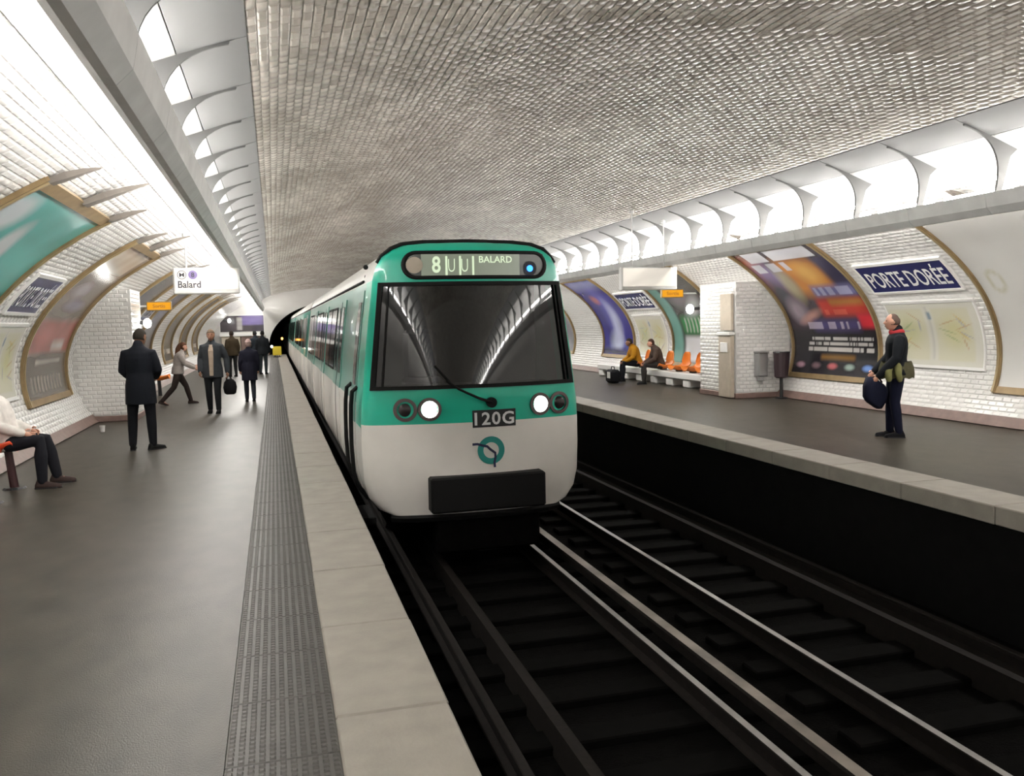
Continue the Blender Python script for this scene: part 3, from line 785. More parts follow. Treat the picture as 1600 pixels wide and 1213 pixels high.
def side_pt(s, y, z, d=0.): return (TCX + s * (hw(z) + d), y, z)
def car_shell(ya, yb, parent, name, first):
    """body sides and roof, swept along the car"""
    V, Fc, fm = [], [], []
    prof = []
    for s in (-1, 1):
        pr_ = [(z, s * w) for z, w in PROF[:-1]]
        prof += pr_ if s < 0 else list(reversed(pr_))
    ysec = ([ya + 0, ya + .9, ya + 1.9] if first else [ya]) + [yb]
    for k, y in enumerate(ysec):
        for z, u in prof:
            V.append((TCX + u, fy(u, z) if (first and k == 0) else y, z))
    n = len(prof)
    for k in range(len(ysec) - 1):
        for j in range(n - 1):
            zc = (prof[j][0] + prof[j + 1][0]) / 2
            Fc.append((k * n + j, k * n + j + 1, (k + 1) * n + j + 1, (k + 1) * n + j))
            if zc > 2.1: c = 2 if not (first and k == 0 and zc > 2.6) else 0
            elif first and k == 0: c = 0 if zc > .5 else 1
            elif zc > .78: c = 3
            else: c = 1
            fm.append(c)
    Fc.append(tuple(range((len(ysec) - 1) * n, len(ysec) * n))); fm.append(1)
    if not first: Fc.append(tuple(range(n - 1, -1, -1))); fm.append(1)
    return mk(name, (V, Fc), ['jade', 'body_white', 'roof_white', 'jade_grazing'], parent, True, fm)

def side_patch(s, ya, yb, za, zb, d0, d1, r=0.):
    zs = [za] + [z for z, w in PROF if za + .02 < z < zb - .02] + [zb]
    rings = []
    for z in zs:
        q = r * .5 if z in (za, zb) and r else 0
        rings.append([side_pt(s, ya + q, z, d0), side_pt(s, yb - q, z, d0), side_pt(s, yb - q, z, d1), side_pt(s, ya + q, z, d1)])
    return loft(rings)

def door_pair(parent, s, yc):
    for k in (-1, 1):
        a, b = (yc - .66, yc - .01) if k < 0 else (yc + .01, yc + .66)
        lf = mk('door', side_patch(s, a, b, -.12, 2.02, -.01, .014), ['body_white', 'jade_grazing'], parent,
                fm=None)
        me = lf.data
        for p in me.polygons:
            if p.center.z + W[lf][2] > .78: p.material_index = 1
        if parent is train:
            mk('door_window', side_patch(s, a + .12, b - .12, 1.0, 1.92, .008, .020, .05), 'side_glass', lf)
            mk('door_seal', side_patch(s, yc - .012, yc + .012, -.1, 2.0, .0, .018), 'rubber', lf)
        else:
            q = mk('door_window', side_patch(s, a + .12, b - .12, 1.0, 1.92, .008, .020, .05), 'side_glass', parent)
def car(ya, yb, parent, s_list, doors, first):
    for s in s_list:
        for yd in doors: door_pair(parent, s, yd)
        ds = sorted(doors)
        gaps = [(a + .85, b - .85) for a, b in zip(ds[:-1], ds[1:])] + ([(ds[-1] + .85, yb - .45)] if yb - ds[-1] > 1.7 else [])
        for a, b in gaps:
            if b - a < .5: continue
            k = max(1, round((b - a) / 1.1)); w = (b - a) / k
            for i in range(k):
                fr = mk('window', side_patch(s, a + i * w + .04, a + (i + 1) * w - .04, .98, 1.95, .0, .012, .05), 'rubber', parent)
                if parent is train: mk('pane', side_patch(s, a + i * w + .08, a + (i + 1) * w - .08, 1.02, 1.91, .010, .016, .04), 'side_glass', fr)
                else: fr.data.materials.clear(); fr.data.materials.append(M['side_glass'])
        mk('gutter', tube([(TCX + s * (hw(2.16) + .012), ya + 1.2 if first else ya + .1, 2.16), (TCX + s * (hw(2.16) + .012), yb - .1, 2.16)], .016, 6), 'rubber', parent)
        mk('sill_trim', side_patch(s, ya + (1.3 if first else .05), yb - .05, -.40, -.30, .0, .012), 'rubber', parent)
car_shell(YF, YF + CARL, train, 'car_body', True)
car(YF, YF + CARL, train, (-1, 1), [YF + 4.0, YF + 8.0, YF + 12.0], True)
mk('floor_pan', box(TCX - 1.0, TCX + 1.0, YF + .9, YF + CARL, -.46, -.38), 'rubber', train)
mk('underframe', box(TCX - .85, TCX + .85, YF + 1.0, YF + CARL - .3, -.75, -.44, .03), 'ballast', train)
for yb_ in (YF + 2.2, YF + 4.2, YF + 12, YF + 14):
    for s in (-1, 1):
        g = tube([(TCX + s * .70, yb_, ZR + .42), (TCX + s * .79, yb_, ZR + .42)], .42, 20)
        mk('wheel', g, 'rail_side', train)
    mk('axle', tube([(TCX - .72, yb_, ZR + .42), (TCX + .72, yb_, ZR + .42)], .07, 8), 'rubber', train)
for k in range(1, 5):
    ya = YF + k * (CARL + .35); yb = ya + CARL
    cb = car_shell(ya, yb, train, 'trailer_car', False)
    W[cb] = W[train]
    car(ya, yb, cb, (-1,), [ya + 1.9, ya + 5.8, ya + 9.6, ya + 13.5], False)
    mk('underframe', box(TCX - .95, TCX + .95, ya, yb, -.75, -.40), 'rubber', cb)
    mk('gangway', box(TCX - .6, TCX + .6, ya - .4, ya + .05, -.2, 2.0), 'rubber', cb)

# roof pods at the cab end of the shoulder
for dy in (1.32, 1.42): mk('marker_lamp', ell((TCX - hw(2.3) - .01, YF + dy, 2.22 + (dy - 1.32) * 1.2), .03, .03, .03, 8, 6), 'rubber', train)
mk('roof_rim', tube([fp(u, z, -.02 if abs(u) < .9 else -.10) for u, z in [(-.985, 2.31), (-.94, 2.38), (-.84, 2.46), (-.72, 2.51), (-.5, 2.535), (0, 2.545), (.5, 2.535), (.72, 2.51), (.84, 2.46), (.94, 2.38), (.985, 2.31)]], .022, 6), 'rubber', train)

# windscreen with frame
def ws_pt(s, k, d):   # s -1..1, k 0..1
    z = WZ0 + (WZ1 - WZ0) * k
    return fp(s * ww(z), z, d)
ng = 24; V = []; Fc = []
for i in range(13):
    for j in range(ng + 1): V.append(ws_pt((-1 + 2 * j / ng) * .965, .025 + .95 * i / 12, -.004))
for i in range(12):
    for j in range(ng): Fc.append((i * (ng + 1) + j, i * (ng + 1) + j + 1, (i + 1) * (ng + 1) + j + 1, (i + 1) * (ng + 1) + j))
mk('windscreen', (V, Fc), 'glass', train, True)
def frame_band(s0, s1, k0, k1):
    n = 16
    a = [ws_pt(s0 + (s1 - s0) * i / n, k0, .022) for i in range(n + 1)]; b = [ws_pt(s0 + (s1 - s0) * i / n, k1, .022) for i in range(n + 1)]
    c = [ws_pt(s0 + (s1 - s0) * i / n, k1, -.03) for i in range(n + 1)]; d = [ws_pt(s0 + (s1 - s0) * i / n, k0, -.03) for i in range(n + 1)]
    return loft([[a[i], b[i], c[i], d[i]] for i in range(n + 1)])
fr = mk('windscreen_frame', join(frame_band(-1, 1, 0, .035), frame_band(-1, 1, .965, 1), frame_band(-1, -.955, .035, .965), frame_band(.955, 1, .035, .965)), 'rubber', train)
mk('screen_post', frame_band(-.90, -.885, .03, .97), 'rubber', train)
mk('screen_post', frame_band(.915, .93, .03, .97), 'rubber', train)
# dark cab behind the glass
cab = mk('cab_interior', join(box(TCX - 1.02, TCX + 1.02, YF + 1.25, YF + 1.3, .5, 2.2), box(TCX - .95, TCX + .95, YF + .35, YF + .75, .55, .99, .03), box(TCX - .95, TCX + .95, YF + .35, YF + 1.28, .50, .54),
                       box(TCX - .80, TCX + .80, YF + .55, YF + 1.28, 2.10, 2.13)), 'cab', train)
mk('driver_seat', join(box(TCX - .65, TCX - .2, YF + .8, YF + 1.2, .6, 1.05, .05), box(TCX - .62, TCX - .23, YF + 1.1, YF + 1.22, 1.0, 1.6, .05)), mat('seat_blue', lin('#1f2347'), .7), train)
# destination blind
def pill(cx, hwid, r, n=12, cz=2.275):
    P = []
    for i in range(n + 1):
        a = -pi / 2 + pi * i / n; P.append((cx + hwid - r + r * math.cos(a), cz + r * math.sin(a)))
    for i in range(1, 12):
        P.append((cx + (hwid - r) * (1 - 2 * i / 12), cz + r))
    for i in range(n + 1):
        a = pi / 2 + pi * i / n; P.append((cx - hwid + r + r * math.cos(a), cz + r * math.sin(a)))
    for i in range(1, 12):
        P.append((cx - (hwid - r) * (1 - 2 * i / 12), cz - r))
    return P
def pill_ring(P0, P1, d0, d1):
    n = len(P0)
    return loft([[(*fp(u, z, d0)[:1], fp(u, min(z, 2.355), d0)[1], z) for u, z in P0], [(fp(u, z, d1)[0], fp(u, min(z, 2.355), d1)[1], z) for u, z in P0],
                 [(fp(u, z, d1)[0], fp(u, min(z, 2.355), d1)[1], z) for u, z in P1], [(fp(u, z, d0)[0], fp(u, min(z, 2.355), d0)[1], z) for u, z in P1]], cap=False)
PC = .045
surround = mk('blind_surround', pill_ring(pill(PC, .80, .150), pill(PC, .755, .112), -.06, .018), 'rubber', train, True)
def blind_strip(u0, u1, z0, z1, d, n=8):
    V = []; Fc = []
    for i in range(n + 1):
        u = u0 + (u1 - u0) * i / n
        for z in (z0, z1): V.append((TCX + u, fy(u, 2.275, False) - d, z))
    for i in range(n): Fc.append((2 * i, 2 * i + 2, 2 * i + 3, 2 * i + 1))
    return V, Fc
BL = mk('destination_blind', blind_strip(-.55, .52, 2.135, 2.40, .010, 16), 'blind', train)
mk('blind_blank', blind_strip(-.70, -.55, 2.14, 2.395, .010), 'blind_dim', train)
mk('blind_blank', blind_strip(.52, .80, 2.16, 2.395, .010), 'blind_dim', train)
mk('blind_port', loft([[(TCX - .62 + r * math.cos(2 * pi * k / 24), fy(-.62 + r * math.cos(2 * pi * k / 24), 2.275, False) - d, 2.275 + r * math.sin(2 * pi * k / 24)) for k in range(24)] for r, d in ((.088, .0), (.085, .02), (.01, .022))]), 'beige', train)
def bt(u, v, w): return (TCX + u, fy(u, 2.275, False) - .018, v)
text('8', bt, -.44, -.35, 2.19, 2.365, 'blind_txt', BL, .02)
text('U', bt, -.27, -.20, 2.20, 2.335, 'blind_txt', BL, -.01)
text('U', bt, -.13, -.06, 2.20, 2.335, 'blind_txt', BL, -.01)
for u in (-.30, -.155, -.015): mk('divider', blind_strip(u, u + .022, 2.165, 2.365, .019, 1), 'blind_txt', BL)
text('BALARD', bt, .06, .43, 2.295, 2.365, 'blind_txt', BL, .015)
mk('blue_lamp', ell((TCX + .635, fy(.635, 2.235) - .03, 2.235), .035, .02, .035, 12, 8), 'blue_led', train, True)
mk('blue_lamp_bezel', disc(TCX + .635, 2.235, .035, .08, fy(.635, 2.235) - .02, fy(.635, 2.235)), 'dark', train)

# lamps on the nose
for u, on in ((-.775, 0), (-.525, 1), (.700, 1), (.935, 0)):
    z = .765; y = fy(u, z, False)
    def ringp(r, d): return [fp(u + r * math.cos(2 * pi * k / 28), z + r * math.sin(2 * pi * k / 28), d) for k in range(28)]
    lp = mk('headlamp' if on else 'marker_light', loft([ringp(.124, -.03), ringp(.122, .022), ringp(.090, .024), ringp(.086, -.015), ringp(.02, -.02)]), 'ring', train)
    mk('lens', ell((TCX + u, y - .004, z), .086 if on else .07, .02, .086 if on else .07, 20, 8), 'lamp_on' if on else 'lamp_off', lp, True)
# wiper
wp = mk('wiper', join(tube([fp(.13, .815, .05), fp(-.02, .87, .07), fp(-.22, .97, .06), fp(-.34, 1.06, .045)], [.017, .014, .012, .009], 8), tube([fp(-.26, .99, .04), fp(-.46, 1.22, .035)], .012, 6)), 'rubber', train)
mk('wiper_pivot', tube([fp(.13, .815, -.01), fp(.13, .815, .06)], .055, 16), 'rubber', wp)
# number plate
npl = mk('number_plate', join((lambda P: loft([[fp(u, .55, .004), fp(u, .735, .004), fp(u, .735, -.03), fp(u, .55, -.03)] for u in P]))([-.075 + .48 * i / 6 for i in range(7)])), 'dark', train)
text('120G', lambda u, v, w: fp(u, v, .010), -.055, .385, .573, .712, 'letter', npl, .022, 0., 'lettering', 1.12)
# emblem
em = mk('emblem', (lambda: (lambda V, Fc: (V, Fc))(*(
    [fp(.12 + r * math.cos(2 * pi * k / 40), .30 + r * math.sin(2 * pi * k / 40), .006) for k in range(40) for r in (.150, .086)],
    [(2 * k, (2 * k + 2) % 80, (2 * k + 3) % 80, 2 * k + 1) for k in range(40)])))(), 'teal_logo', train)
pl_ = [(-.205, .073), (-.15, .075), (-.093, .055), (-.045, .045), (-.013, .013), (.043, -.03), (.045, -.075), (.032, -.13), (.036, -.185)]
V = []; Fc = []
for i, (a, b) in enumerate(pl_):
    a0, b0 = pl_[max(0, i - 1)]; a1, b1 = pl_[min(len(pl_) - 1, i + 1)]; l = math.hypot(a1 - a0, b1 - b0); nx, nz = -(b1 - b0) / l, (a1 - a0) / l
    h = .013
    V += [fp(.12 + a + nx * h, .30 + b + nz * h, .011), fp(.12 + a - nx * h, .30 + b - nz * h, .011)]
    if i: Fc.append((2 * i - 2, 2 * i - 1, 2 * i + 1, 2 * i))
mk('emblem_profile', (V, Fc), 'navy_logo', em)
# coupler box
cp = mk('coupler_box', box(TCX - .56, TCX + .69, YF - .12, YF + .5, -.32, .055, .02), 'rubber', train)
mk('coupler_shroud', box(TCX - .48, TCX + .68, YF + .1, YF + .9, -.80, -.36, .02), 'ballast', train)
mk('nose_skirt', tube([(TCX + u, fy(u, -.36) + .05, -.39) for u in [-.92 + 1.84 * i / 12 for i in range(13)]], .06, 8), 'rubber', train)
# cab door, its window and the grab rails, on the platform side
cd = mk('cab_door', side_patch(-1, YF + .98, YF + 1.55, -.25, 2.05, -.005, .010), ['body_white', 'jade_grazing'], train)
for p in cd.data.polygons:
    if p.center.z + W[cd][2] > .60: p.material_index = 1
mk('cab_door_window', side_patch(-1, YF + 1.08, YF + 1.45, .98, 1.92, .006, .016, .08), 'side_glass', cd)
for y in (YF + .93, YF + 1.66):
    P = [side_pt(-1, y, z, .055) for z in np.linspace(-.30, .92, 9)]
    P = [side_pt(-1, y, -.34, .0)] + P + [side_pt(-1, y, .97, .0)]
    mk('grab_rail', tube(P, .024, 8), 'rubber', train)
mk('cab_step', box(TCX - 1.20, TCX - 1.02, YF + .95, YF + 1.7, -.62, -.54, .01), 'rubber', train)

# platform end: yellow board, lamps
t = root('end_board', 'yellow board on a black stand at the far end of the near platform', 'board', (.10, 50, 0))
mk('panel', box(-.12, .36, 50, 50.06, .12, .62, .02), mat('yellow_board', lin('#b7a22a'), .5, emit=lin('#b7a22a'), estr=.12), t)
mk('stand', join(box(-.02, .02, 50.06, 50.1, 0, .5), box(.22, .26, 50.06, 50.1, 0, .5), box(-.1, .34, 50.02, 50.14, 0, .04)), 'dark', t)
globe((-.16, 49.8, .62), .1, 'tiny white signal lamp beside the yellow board', s=6, r=.06)
globe((.42, 50.2, 1.05), -.1, 'tiny orange signal lamp above the yellow board', lin('#ff9a40'), 5, .06)
globe((-2.55, 53.5, 2.15), -.3, 'tiny white lamp at the dark side of the end billboard', s=10, r=.10)
globe((-.95, 53.5, 2.68), -.1, 'tiny white lamp over the violet side of the end billboard', s=10, r=.10)

# ------------------------------------------------------------------ bins, seats, litter
t = root('litter_bin', 'dark maroon litter bin on a post beside the tiled pier', 'bin', (9.86, 15.1, 0))
MB = mat('bin_maroon', lin('#3a2c30'), .4)
mk('bucket', loft([[(9.72 + .0, 15.0, z), (10.0, 15.0, z), (10.0, 15.25, z), (9.72, 15.25, z)] if 0 else
    [(9.86 + q * c, 15.12 + q * .8 * s_, z) for c, s_ in [(math.cos(2 * pi * k / 16), math.sin(2 * pi * k / 16)) for k in range(16)]] for z, q in ((.42, .11), (.45, .145), (.86, .165), (.93, .165))]), MB, t)
mk('lid', tube([(9.86, 15.12, .93), (9.86, 15.12, .955)], [.175, .16], 16), 'dark', t)
mk('post', tube([(9.86, 15.12, 0), (9.86, 15.12, .43)], .035, 10), 'dark', t)
mk('foot', tube([(9.86, 15.12, .0), (9.86, 15.12, .03)], [.14, .10], 14), 'dark', t)
t = root('wall_box', 'grey metal box on the pier face beside the maroon bin', 'box', (9.56, 15.42, .42))
mk('body', box(9.45, 9.68, 15.30, 15.48, .45, .93, .02), 'steel', t)
mk('lip', box(9.44, 9.69, 15.28, 15.48, .93, .96, .008), 'steel', t)
mk('chute', box(9.50, 9.62, 15.34, 15.46, .36, .45, .01), 'steel', t)

def shell_seat(cx, cy, dirx, colm, label, group=None, z=.42):
    """moulded bucket seat, opening towards dirx"""
    t = root('bucket_seat', label, 'seat', (cx, cy, 0), group)
    prof = [(.24, .0, .20), (.22, .03, .215), (.05, -.015, .22), (-.12, .0, .225), (-.19, .06, .225), (-.225, .2, .215), (-.25, .36, .17), (-.255, .42, .09)]
    rings_i = []; rings_o = []
    for f, h, w in prof:
        row = []
        for j in range(9):
            s = -1 + 2 * j / 8; lift = .09 * abs(s) ** 2.5
            row.append((f, s * w, h + (lift if f > -.2 else 0), (.05 * abs(s) ** 2.5 if f <= -.2 else 0)))
        rings_i.append(row)
    V = []; Fc = []; nj = 9
    for th in (0, .02):
        for row in rings_i:
            for f, yy, h, ff in row: V.append((cx + dirx * (f + ff - th * (1 if f < -.15 else 0)), cy + yy, z + h - th * (1 if f >= -.15 else 0)))
    n = len(prof) * nj
    for i in range(len(prof) - 1):
        for j in range(nj - 1):
            a = i * nj + j; Fc += [(a, a + 1, a + nj + 1, a + nj), (n + a, n + a + nj, n + a + nj + 1, n + a + 1)]
    for i in range(len(prof) - 1):
        for j in (0, nj - 1):
            a = i * nj + j; Fc.append((a, a + nj, n + a + nj, n + a))
    for j in range(nj - 1):
        for i in (0, len(prof) - 1):
            a = i * nj + j; Fc.append((a, a + 1, n + a + 1, n + a))
    mk('seat_shell', (V, Fc), colm, t, True)
    return t
M['orange'] = mat('orange_plastic', lin('#d9782c'), .3)
M['redorange'] = mat('red_orange_plastic', lin('#e0502a'), .3)
# tiled plinth the far seats stand on
pl = tag(mk('bench_plinth', box(9.42, 9.85, 17.35, 24.2, .20, .36, .02), 'white'), 'white tiled bench plinth under the orange seats across the tracks', 'bench')
for k in range(8):
    mk('support', box(9.45, 9.80, 17.4 + .92 * k, 17.75 + .92 * k, 0, .20, .03), 'white', pl)
for k, lab in enumerate(('orange bucket seat nearest the far tiled pier, empty', 'second orange bucket seat from the far tiled pier, empty', 'third orange bucket seat from the far tiled pier, beside the person in brown')):
    shell_seat(9.64, 17.75 + .72 * k, -1, 'orange', lab, None, .42)
    # feet of the seat
    t = [o for o in C.objects if o.name.startswith('bucket_seat')][-1]
    mk('seat_foot', box(9.56, 9.72, 17.69 + .72 * k, 17.81 + .72 * k, .36, .42, .01), 'dark', t)
for yy, lab in ((20.1, 'orange seat hidden under the person in brown'), (21.4, 'orange seat under the person in yellow')):
    t = shell_seat(9.64, yy, -1, 'orange', lab, None, .42)
    mk('seat_foot', box(9.56, 9.72, yy - .06, yy + .06, .36, .42, .01), 'dark', t)
# seats on the near platform, at the picture's left edge
for yy, lab in ((9.3, 'red-orange seat with dark post at the left edge of the picture'), (10.1, 'red-orange seat under the seated person in white top')):
    t = shell_seat(-2.92, yy, 1, 'redorange', lab, None, .42)
    mk('seat_post', tube([(-2.74, yy, 0), (-2.78, yy, .42)], [.045, .04], 10), mat('seat_post_red', lin('#3a1c1e'), .4), t)
    mk('seat_foot', tube([(-2.74, yy, 0), (-2.74, yy, .02)], [.12, .1], 12), 'dark', t)
t = root('bucket_seat', 'yellow-orange seat by the wall behind the striding woman', 'seat', (-3.1, 26.0, 0)); bpy.data.objects.remove(t)
t = shell_seat(-2.85, 23.2, 1, 'orange', 'yellow-orange bucket seat by the wall behind the striding woman', None, .42)
mk('seat_post', tube([(-2.85, 23.2, 0), (-2.87, 23.2, .43)], .045, 10), 'dark', t)
t = root('paper_cup', 'crushed white paper cup on the asphalt before the pier', 'cup', (-2.80, 15.3, 0))
mk('cup_wall', loft([[(-2.80 + q * math.cos(2 * pi * k / 12), 15.3 + q * math.sin(2 * pi * k / 12), z) for k in range(12)] for z, q in ((0.0, .03), (.004, .032), (.09, .042), (.10, .043))]), 'white', t, True)
mk('cup_rim', tube([(-2.80, 15.3, .098), (-2.80, 15.3, .106)], .046, 12), 'white', t)

# ------------------------------------------------------------------ people
def remesh(g, vox, m, smooth=4):
    me = bpy.data.meshes.new('figure'); me.from_pydata([tuple(v) for v in g[0]], [], g[1])
    o = bpy.data.objects.new('figure', me); C.objects.link(o)
    r = o.modifiers.new('r', 'REMESH'); r.mode = 'VOXEL'; r.voxel_size = vox
    s = o.modifiers.new('s', 'SMOOTH'); s.iterations = smooth; s.factor = .5
    dg = bpy.context.evaluated_depsgraph_get(); out = bpy.data.meshes.new_from_object(o.evaluated_get(dg))
    bpy.data.objects.remove(o); bpy.data.meshes.remove(me)
    V = [tuple(v.co) for v in out.vertices]; Fc = [tuple(p.vertices) for p in out.polygons]; bpy.data.meshes.remove(out)
    return V, Fc

SKIN = {'pale': mat('skin_pale', lin('#c08e78'), .5), 'tan': mat('skin_tan', lin('#8f6650'), .5), 'dark': mat('skin_dark', lin('#4b342a'), .5)}
EYE = mat('eye', (.03, .025, .02), .2); LIP = mat('lips', lin('#8a4a44'), .5)
_cloth = {}
def cloth(h):
    if h not in _cloth: _cloth[h] = mat('cloth_' + h.lstrip('#'), lin(h), .85, spec=.2, var=.15, vscale=20)
    return _cloth[h]

def person(label, loc, heading, height, pose=None, top='#15161c', legs='#111216', shoes='#0d0d0e', hair='#1c1815', skin='tan', hem=.60, head_yaw=0., head_pitch=0., hair_style='short', front=None, vox=.015, seated=False, sleeve=None, scarf=None, cap=None):
    """joints are given for a 1.75 m body facing +Y, x to its right; scaled to `height`, turned by `heading`"""
    J = dict(pelvis=(0, 0, .95), chest=(0, .0, 1.30), neck=(0, -.01, 1.47), head=(0, .035, 1.625),
             hipL=(-.095, 0, .92), hipR=(.095, 0, .92), kneeL=(-.10, .02, .50), kneeR=(.10, .02, .50), ankleL=(-.105, -.02, .085), ankleR=(.105, -.02, .085),
             shL=(-.185, -.01, 1.41), shR=(.185, -.01, 1.41), elL=(-.235, -.03, 1.13), elR=(.235, -.03, 1.13), wrL=(-.235, .07, .89), wrR=(.235, .07, .89),
             footL=(0, 1, 0), footR=(0, 1, 0))
    J.update(pose or {}); J = {k: Vector(v) for k, v in J.items()}
    sc = height / 1.75
    def sv(g): return [tuple(Vector(v) * sc) for v in g[0]], g[1]
    lat = (J['shR'] - J['shL']).normalized(); latp = (J['hipR'] - J['hipL']).normalized()
    def ring(c, rx, ry, ax, up):
        ay = up.cross(ax).normalized()
        return [c + ax * (rx * math.cos(2 * pi * k / 18)) + ay * (ry * math.sin(2 * pi * k / 18)) for k in range(18)]
    up1 = (J['chest'] - J['pelvis']).normalized(); up2 = (J['neck'] - J['chest']).normalized()
    def torso(e, low=True):
        P, Cc, Nk = J['pelvis'], J['chest'], J['neck']; r = []
        if low: r.append(ring(P - up1 * .09, .12 + e, .085 + e, latp, up1)); r.append(ring(P - up1 * .04, .158 + e, .115 + e, latp, up1))
        r += [ring(P + up1 * .02, .170 + e, .122 + e, latp, up1), ring(P.lerp(Cc, .45), .145 + e, .105 + e, (latp + lat).normalized(), up1), ring(P.lerp(Cc, .8), .160 + e, .118 + e, lat, up1),
              ring(Cc + up2 * .02, .172 + e, .118 + e, lat, up2), ring(Cc.lerp(Nk, .55), .168 + e, .10 + e, lat, up2), ring(Cc.lerp(Nk, .82), .12 + e, .075 + e, lat, up2), ring(Nk + up2 * .01, .062 + e, .058 + e, lat, up2)]
        return loft(r)
    def arm(s, e, r0=.052, r1=.041, r2=.029):
        a, b, c = J['sh' + s], J['el' + s], J['wr' + s]; sg = -1 if s == 'L' else 1
        a = a - up2 * .025 - lat * (sg * .014)
        inn = a - lat * (sg * .05)
        return tube([inn, a, a.lerp(b, .5), b, b.lerp(c, .5), c], [r0 * .9 + e, r0 * 1.05 + e, r0 + e, r1 + e, r1 * .95 + e, r2 + e], 12, 1, True)
    def leg(s, e, k=1.):
        a, b, c = J['hip' + s], J['knee' + s], J['ankle' + s]
        return tube([a, a.lerp(b, .3), b, b.lerp(c, .35), c], [.085 * k + e, .078 * k + e, .054 * k + e, .052 * k + e, .036 * k + e], 12, 1, True)
    # head frame
    Hm = (Matrix.Rotation(head_yaw, 3, 'Z') @ Matrix.Rotation(head_pitch, 3, 'X'))
    hc = J['head']
    def hp(x, y, z): return hc + Hm @ Vector((x, y, z))
    headg = [ell(hc, .074, .092, .112, 18, 12, Hm), ell(hp(0, .035, -.055), .052, .055, .062, 14, 10, Hm), tube([J['neck'] - up2 * .05, J['neck'].lerp(hc, .35), hp(0, -.015, -.06)], [.056, .050, .050], 12),
             tube([hp(0, .088, .012), hp(0, .108, -.022)], [.010, .016], 8, 1, True), ell(hp(0, .086, -.062), .024, .012, .010, 10, 6, Hm)]
    for sg in (-1, 1): headg.append(ell(hp(sg * .076, -.005, -.005), .011, .022, .032, 8, 6, Hm))
    feet = []
    for s in 'LR':
        a = J['ankle' + s]; f = J['foot' + s].normalized()
        feet.append(tube([a - Vector((0, 0, .03)) - f * .03, a + f * .08 - Vector((0, 0, .045)), a + f * .15 - Vector((0, 0, .055))], [.034, .032, .022], 10, 1, True))
    g = join(torso(0), arm('L', 0), arm('R', 0), leg('L', 0), leg('R', 0), *headg, *feet)
    V, Fc = remesh(sv(g), vox, None)
    fmx = [0] * len(Fc)
    # hands: palm, four unequal bent fingers and a thumb leaving the side of the palm
    extra = []
    for s in 'LR':
        e, w = J['el' + s], J['wr' + s]; d = (w - e).normalized(); sg = -1 if s == 'L' else 1
        pn = (lat * -sg); pn = (pn - d * pn.dot(d)).normalized(); ac = d.cross(pn).normalized() * (1 if d.cross(pn).y >= 0 else -1)
        pm_ = w + d * .085
        extra.append(tube([w - d * .03, w + d * .02, w + d * .06, pm_], [.026, .034, .038, .034], 10, .45, True) if abs(frames([w, pm_])[0][1].dot(ac)) > .6 else tube([w - d * .03, w + d * .02, w + d * .06, pm_], [.020, .026, .030, .027], 10, 1., True))
        for q, (o_, L) in enumerate(((.028, .070), (.010, .080), (-.009, .075), (-.027, .058))):
            b0 = pm_ + ac * o_ - d * .012; b1 = b0 + d * L * .5 + pn * .008; b2 = b1 + (d * .8 + pn * .6).normalized() * L * .35; b3 = b2 + (d * .4 + pn * .9).normalized() * L * .25
            extra.append(tube([b0, b1, b2, b3], [.0095, .0088, .008, .0065], 6, 1, True))
        t0 = w + d * .025 + ac * .026; t1 = t0 + (d * .6 + ac * .7 + pn * .3).normalized() * .035; t2 = t1 + (d * .9 + ac * .1 + pn * .4).normalized() * .03
        extra.append(tube([t0, t1, t2], [.012, .0105, .008], 6, 1, True))
    for gx in extra:
        gx = sv(gx); k = len(V); V = list(V) + list(gx[0]); Fc = list(Fc) + [tuple(i + k for i in q) for q in gx[1]]; fmx += [0] * len(gx[1])
    for sg in (-1, 1):
        gx = sv(ell(hp(sg * .030, .082, .012), .011, .008, .007, 8, 6, Hm)); k = len(V); V += list(gx[0]); Fc += [tuple(i + k for i in q) for q in gx[1]]; fmx += [1] * len(gx[1])
    gx = sv(ell(hp(0, .094, -.062), .020, .006, .006, 8, 6, Hm)); k = len(V); V += list(gx[0]); Fc += [tuple(i + k for i in q) for q in gx[1]]; fmx += [2] * len(gx[1])
    body = link('person', mesh('person', V, Fc, [SKIN[skin], EYE, LIP], fmx, True)); W[body] = (0, 0, 0)
    tag(body, label, 'person'); body.location = loc; body.rotation_euler = (0, 0, heading)
    def child(name, g, m, v=vox):
        v_, f_ = remesh(sv(g), v, None, 3); return link(name, mesh(name, v_, f_, m, None, True), body)
    # trousers
    hipr = loft([ring(J['pelvis'] - up1 * .10, .13, .10, latp, up1), ring(J['pelvis'] - up1 * .03, .178, .135, latp, up1), ring(J['pelvis'] + up1 * .08, .172, .128, latp, up1)])
    child('trousers', join(hipr, leg('L', .017), leg('R', .017)), cloth(legs))
    # coat
    parts_ = [torso(.028, low=True), arm('L', .022), arm('R', .022)]
    if not seated:
        hemz = hem; P = J['pelvis']
        parts_.append(loft([ring(Vector((P.x, P.y, P.z + .12)), .180, .135, latp, Vector((0, 0, 1))), ring(Vector((P.x, P.y, P.z - .02)), .205, .155, latp, Vector((0, 0, 1))), ring(Vector((P.x, P.y, hemz)), .215, .165, latp, Vector((0, 0, 1)))]))
    parts_.append(tube([J['neck'] - up2 * .02, J['neck'] + up2 * .035], [.085, .074], 14, 1, True))
    child('coat', join(*parts_), cloth(top))
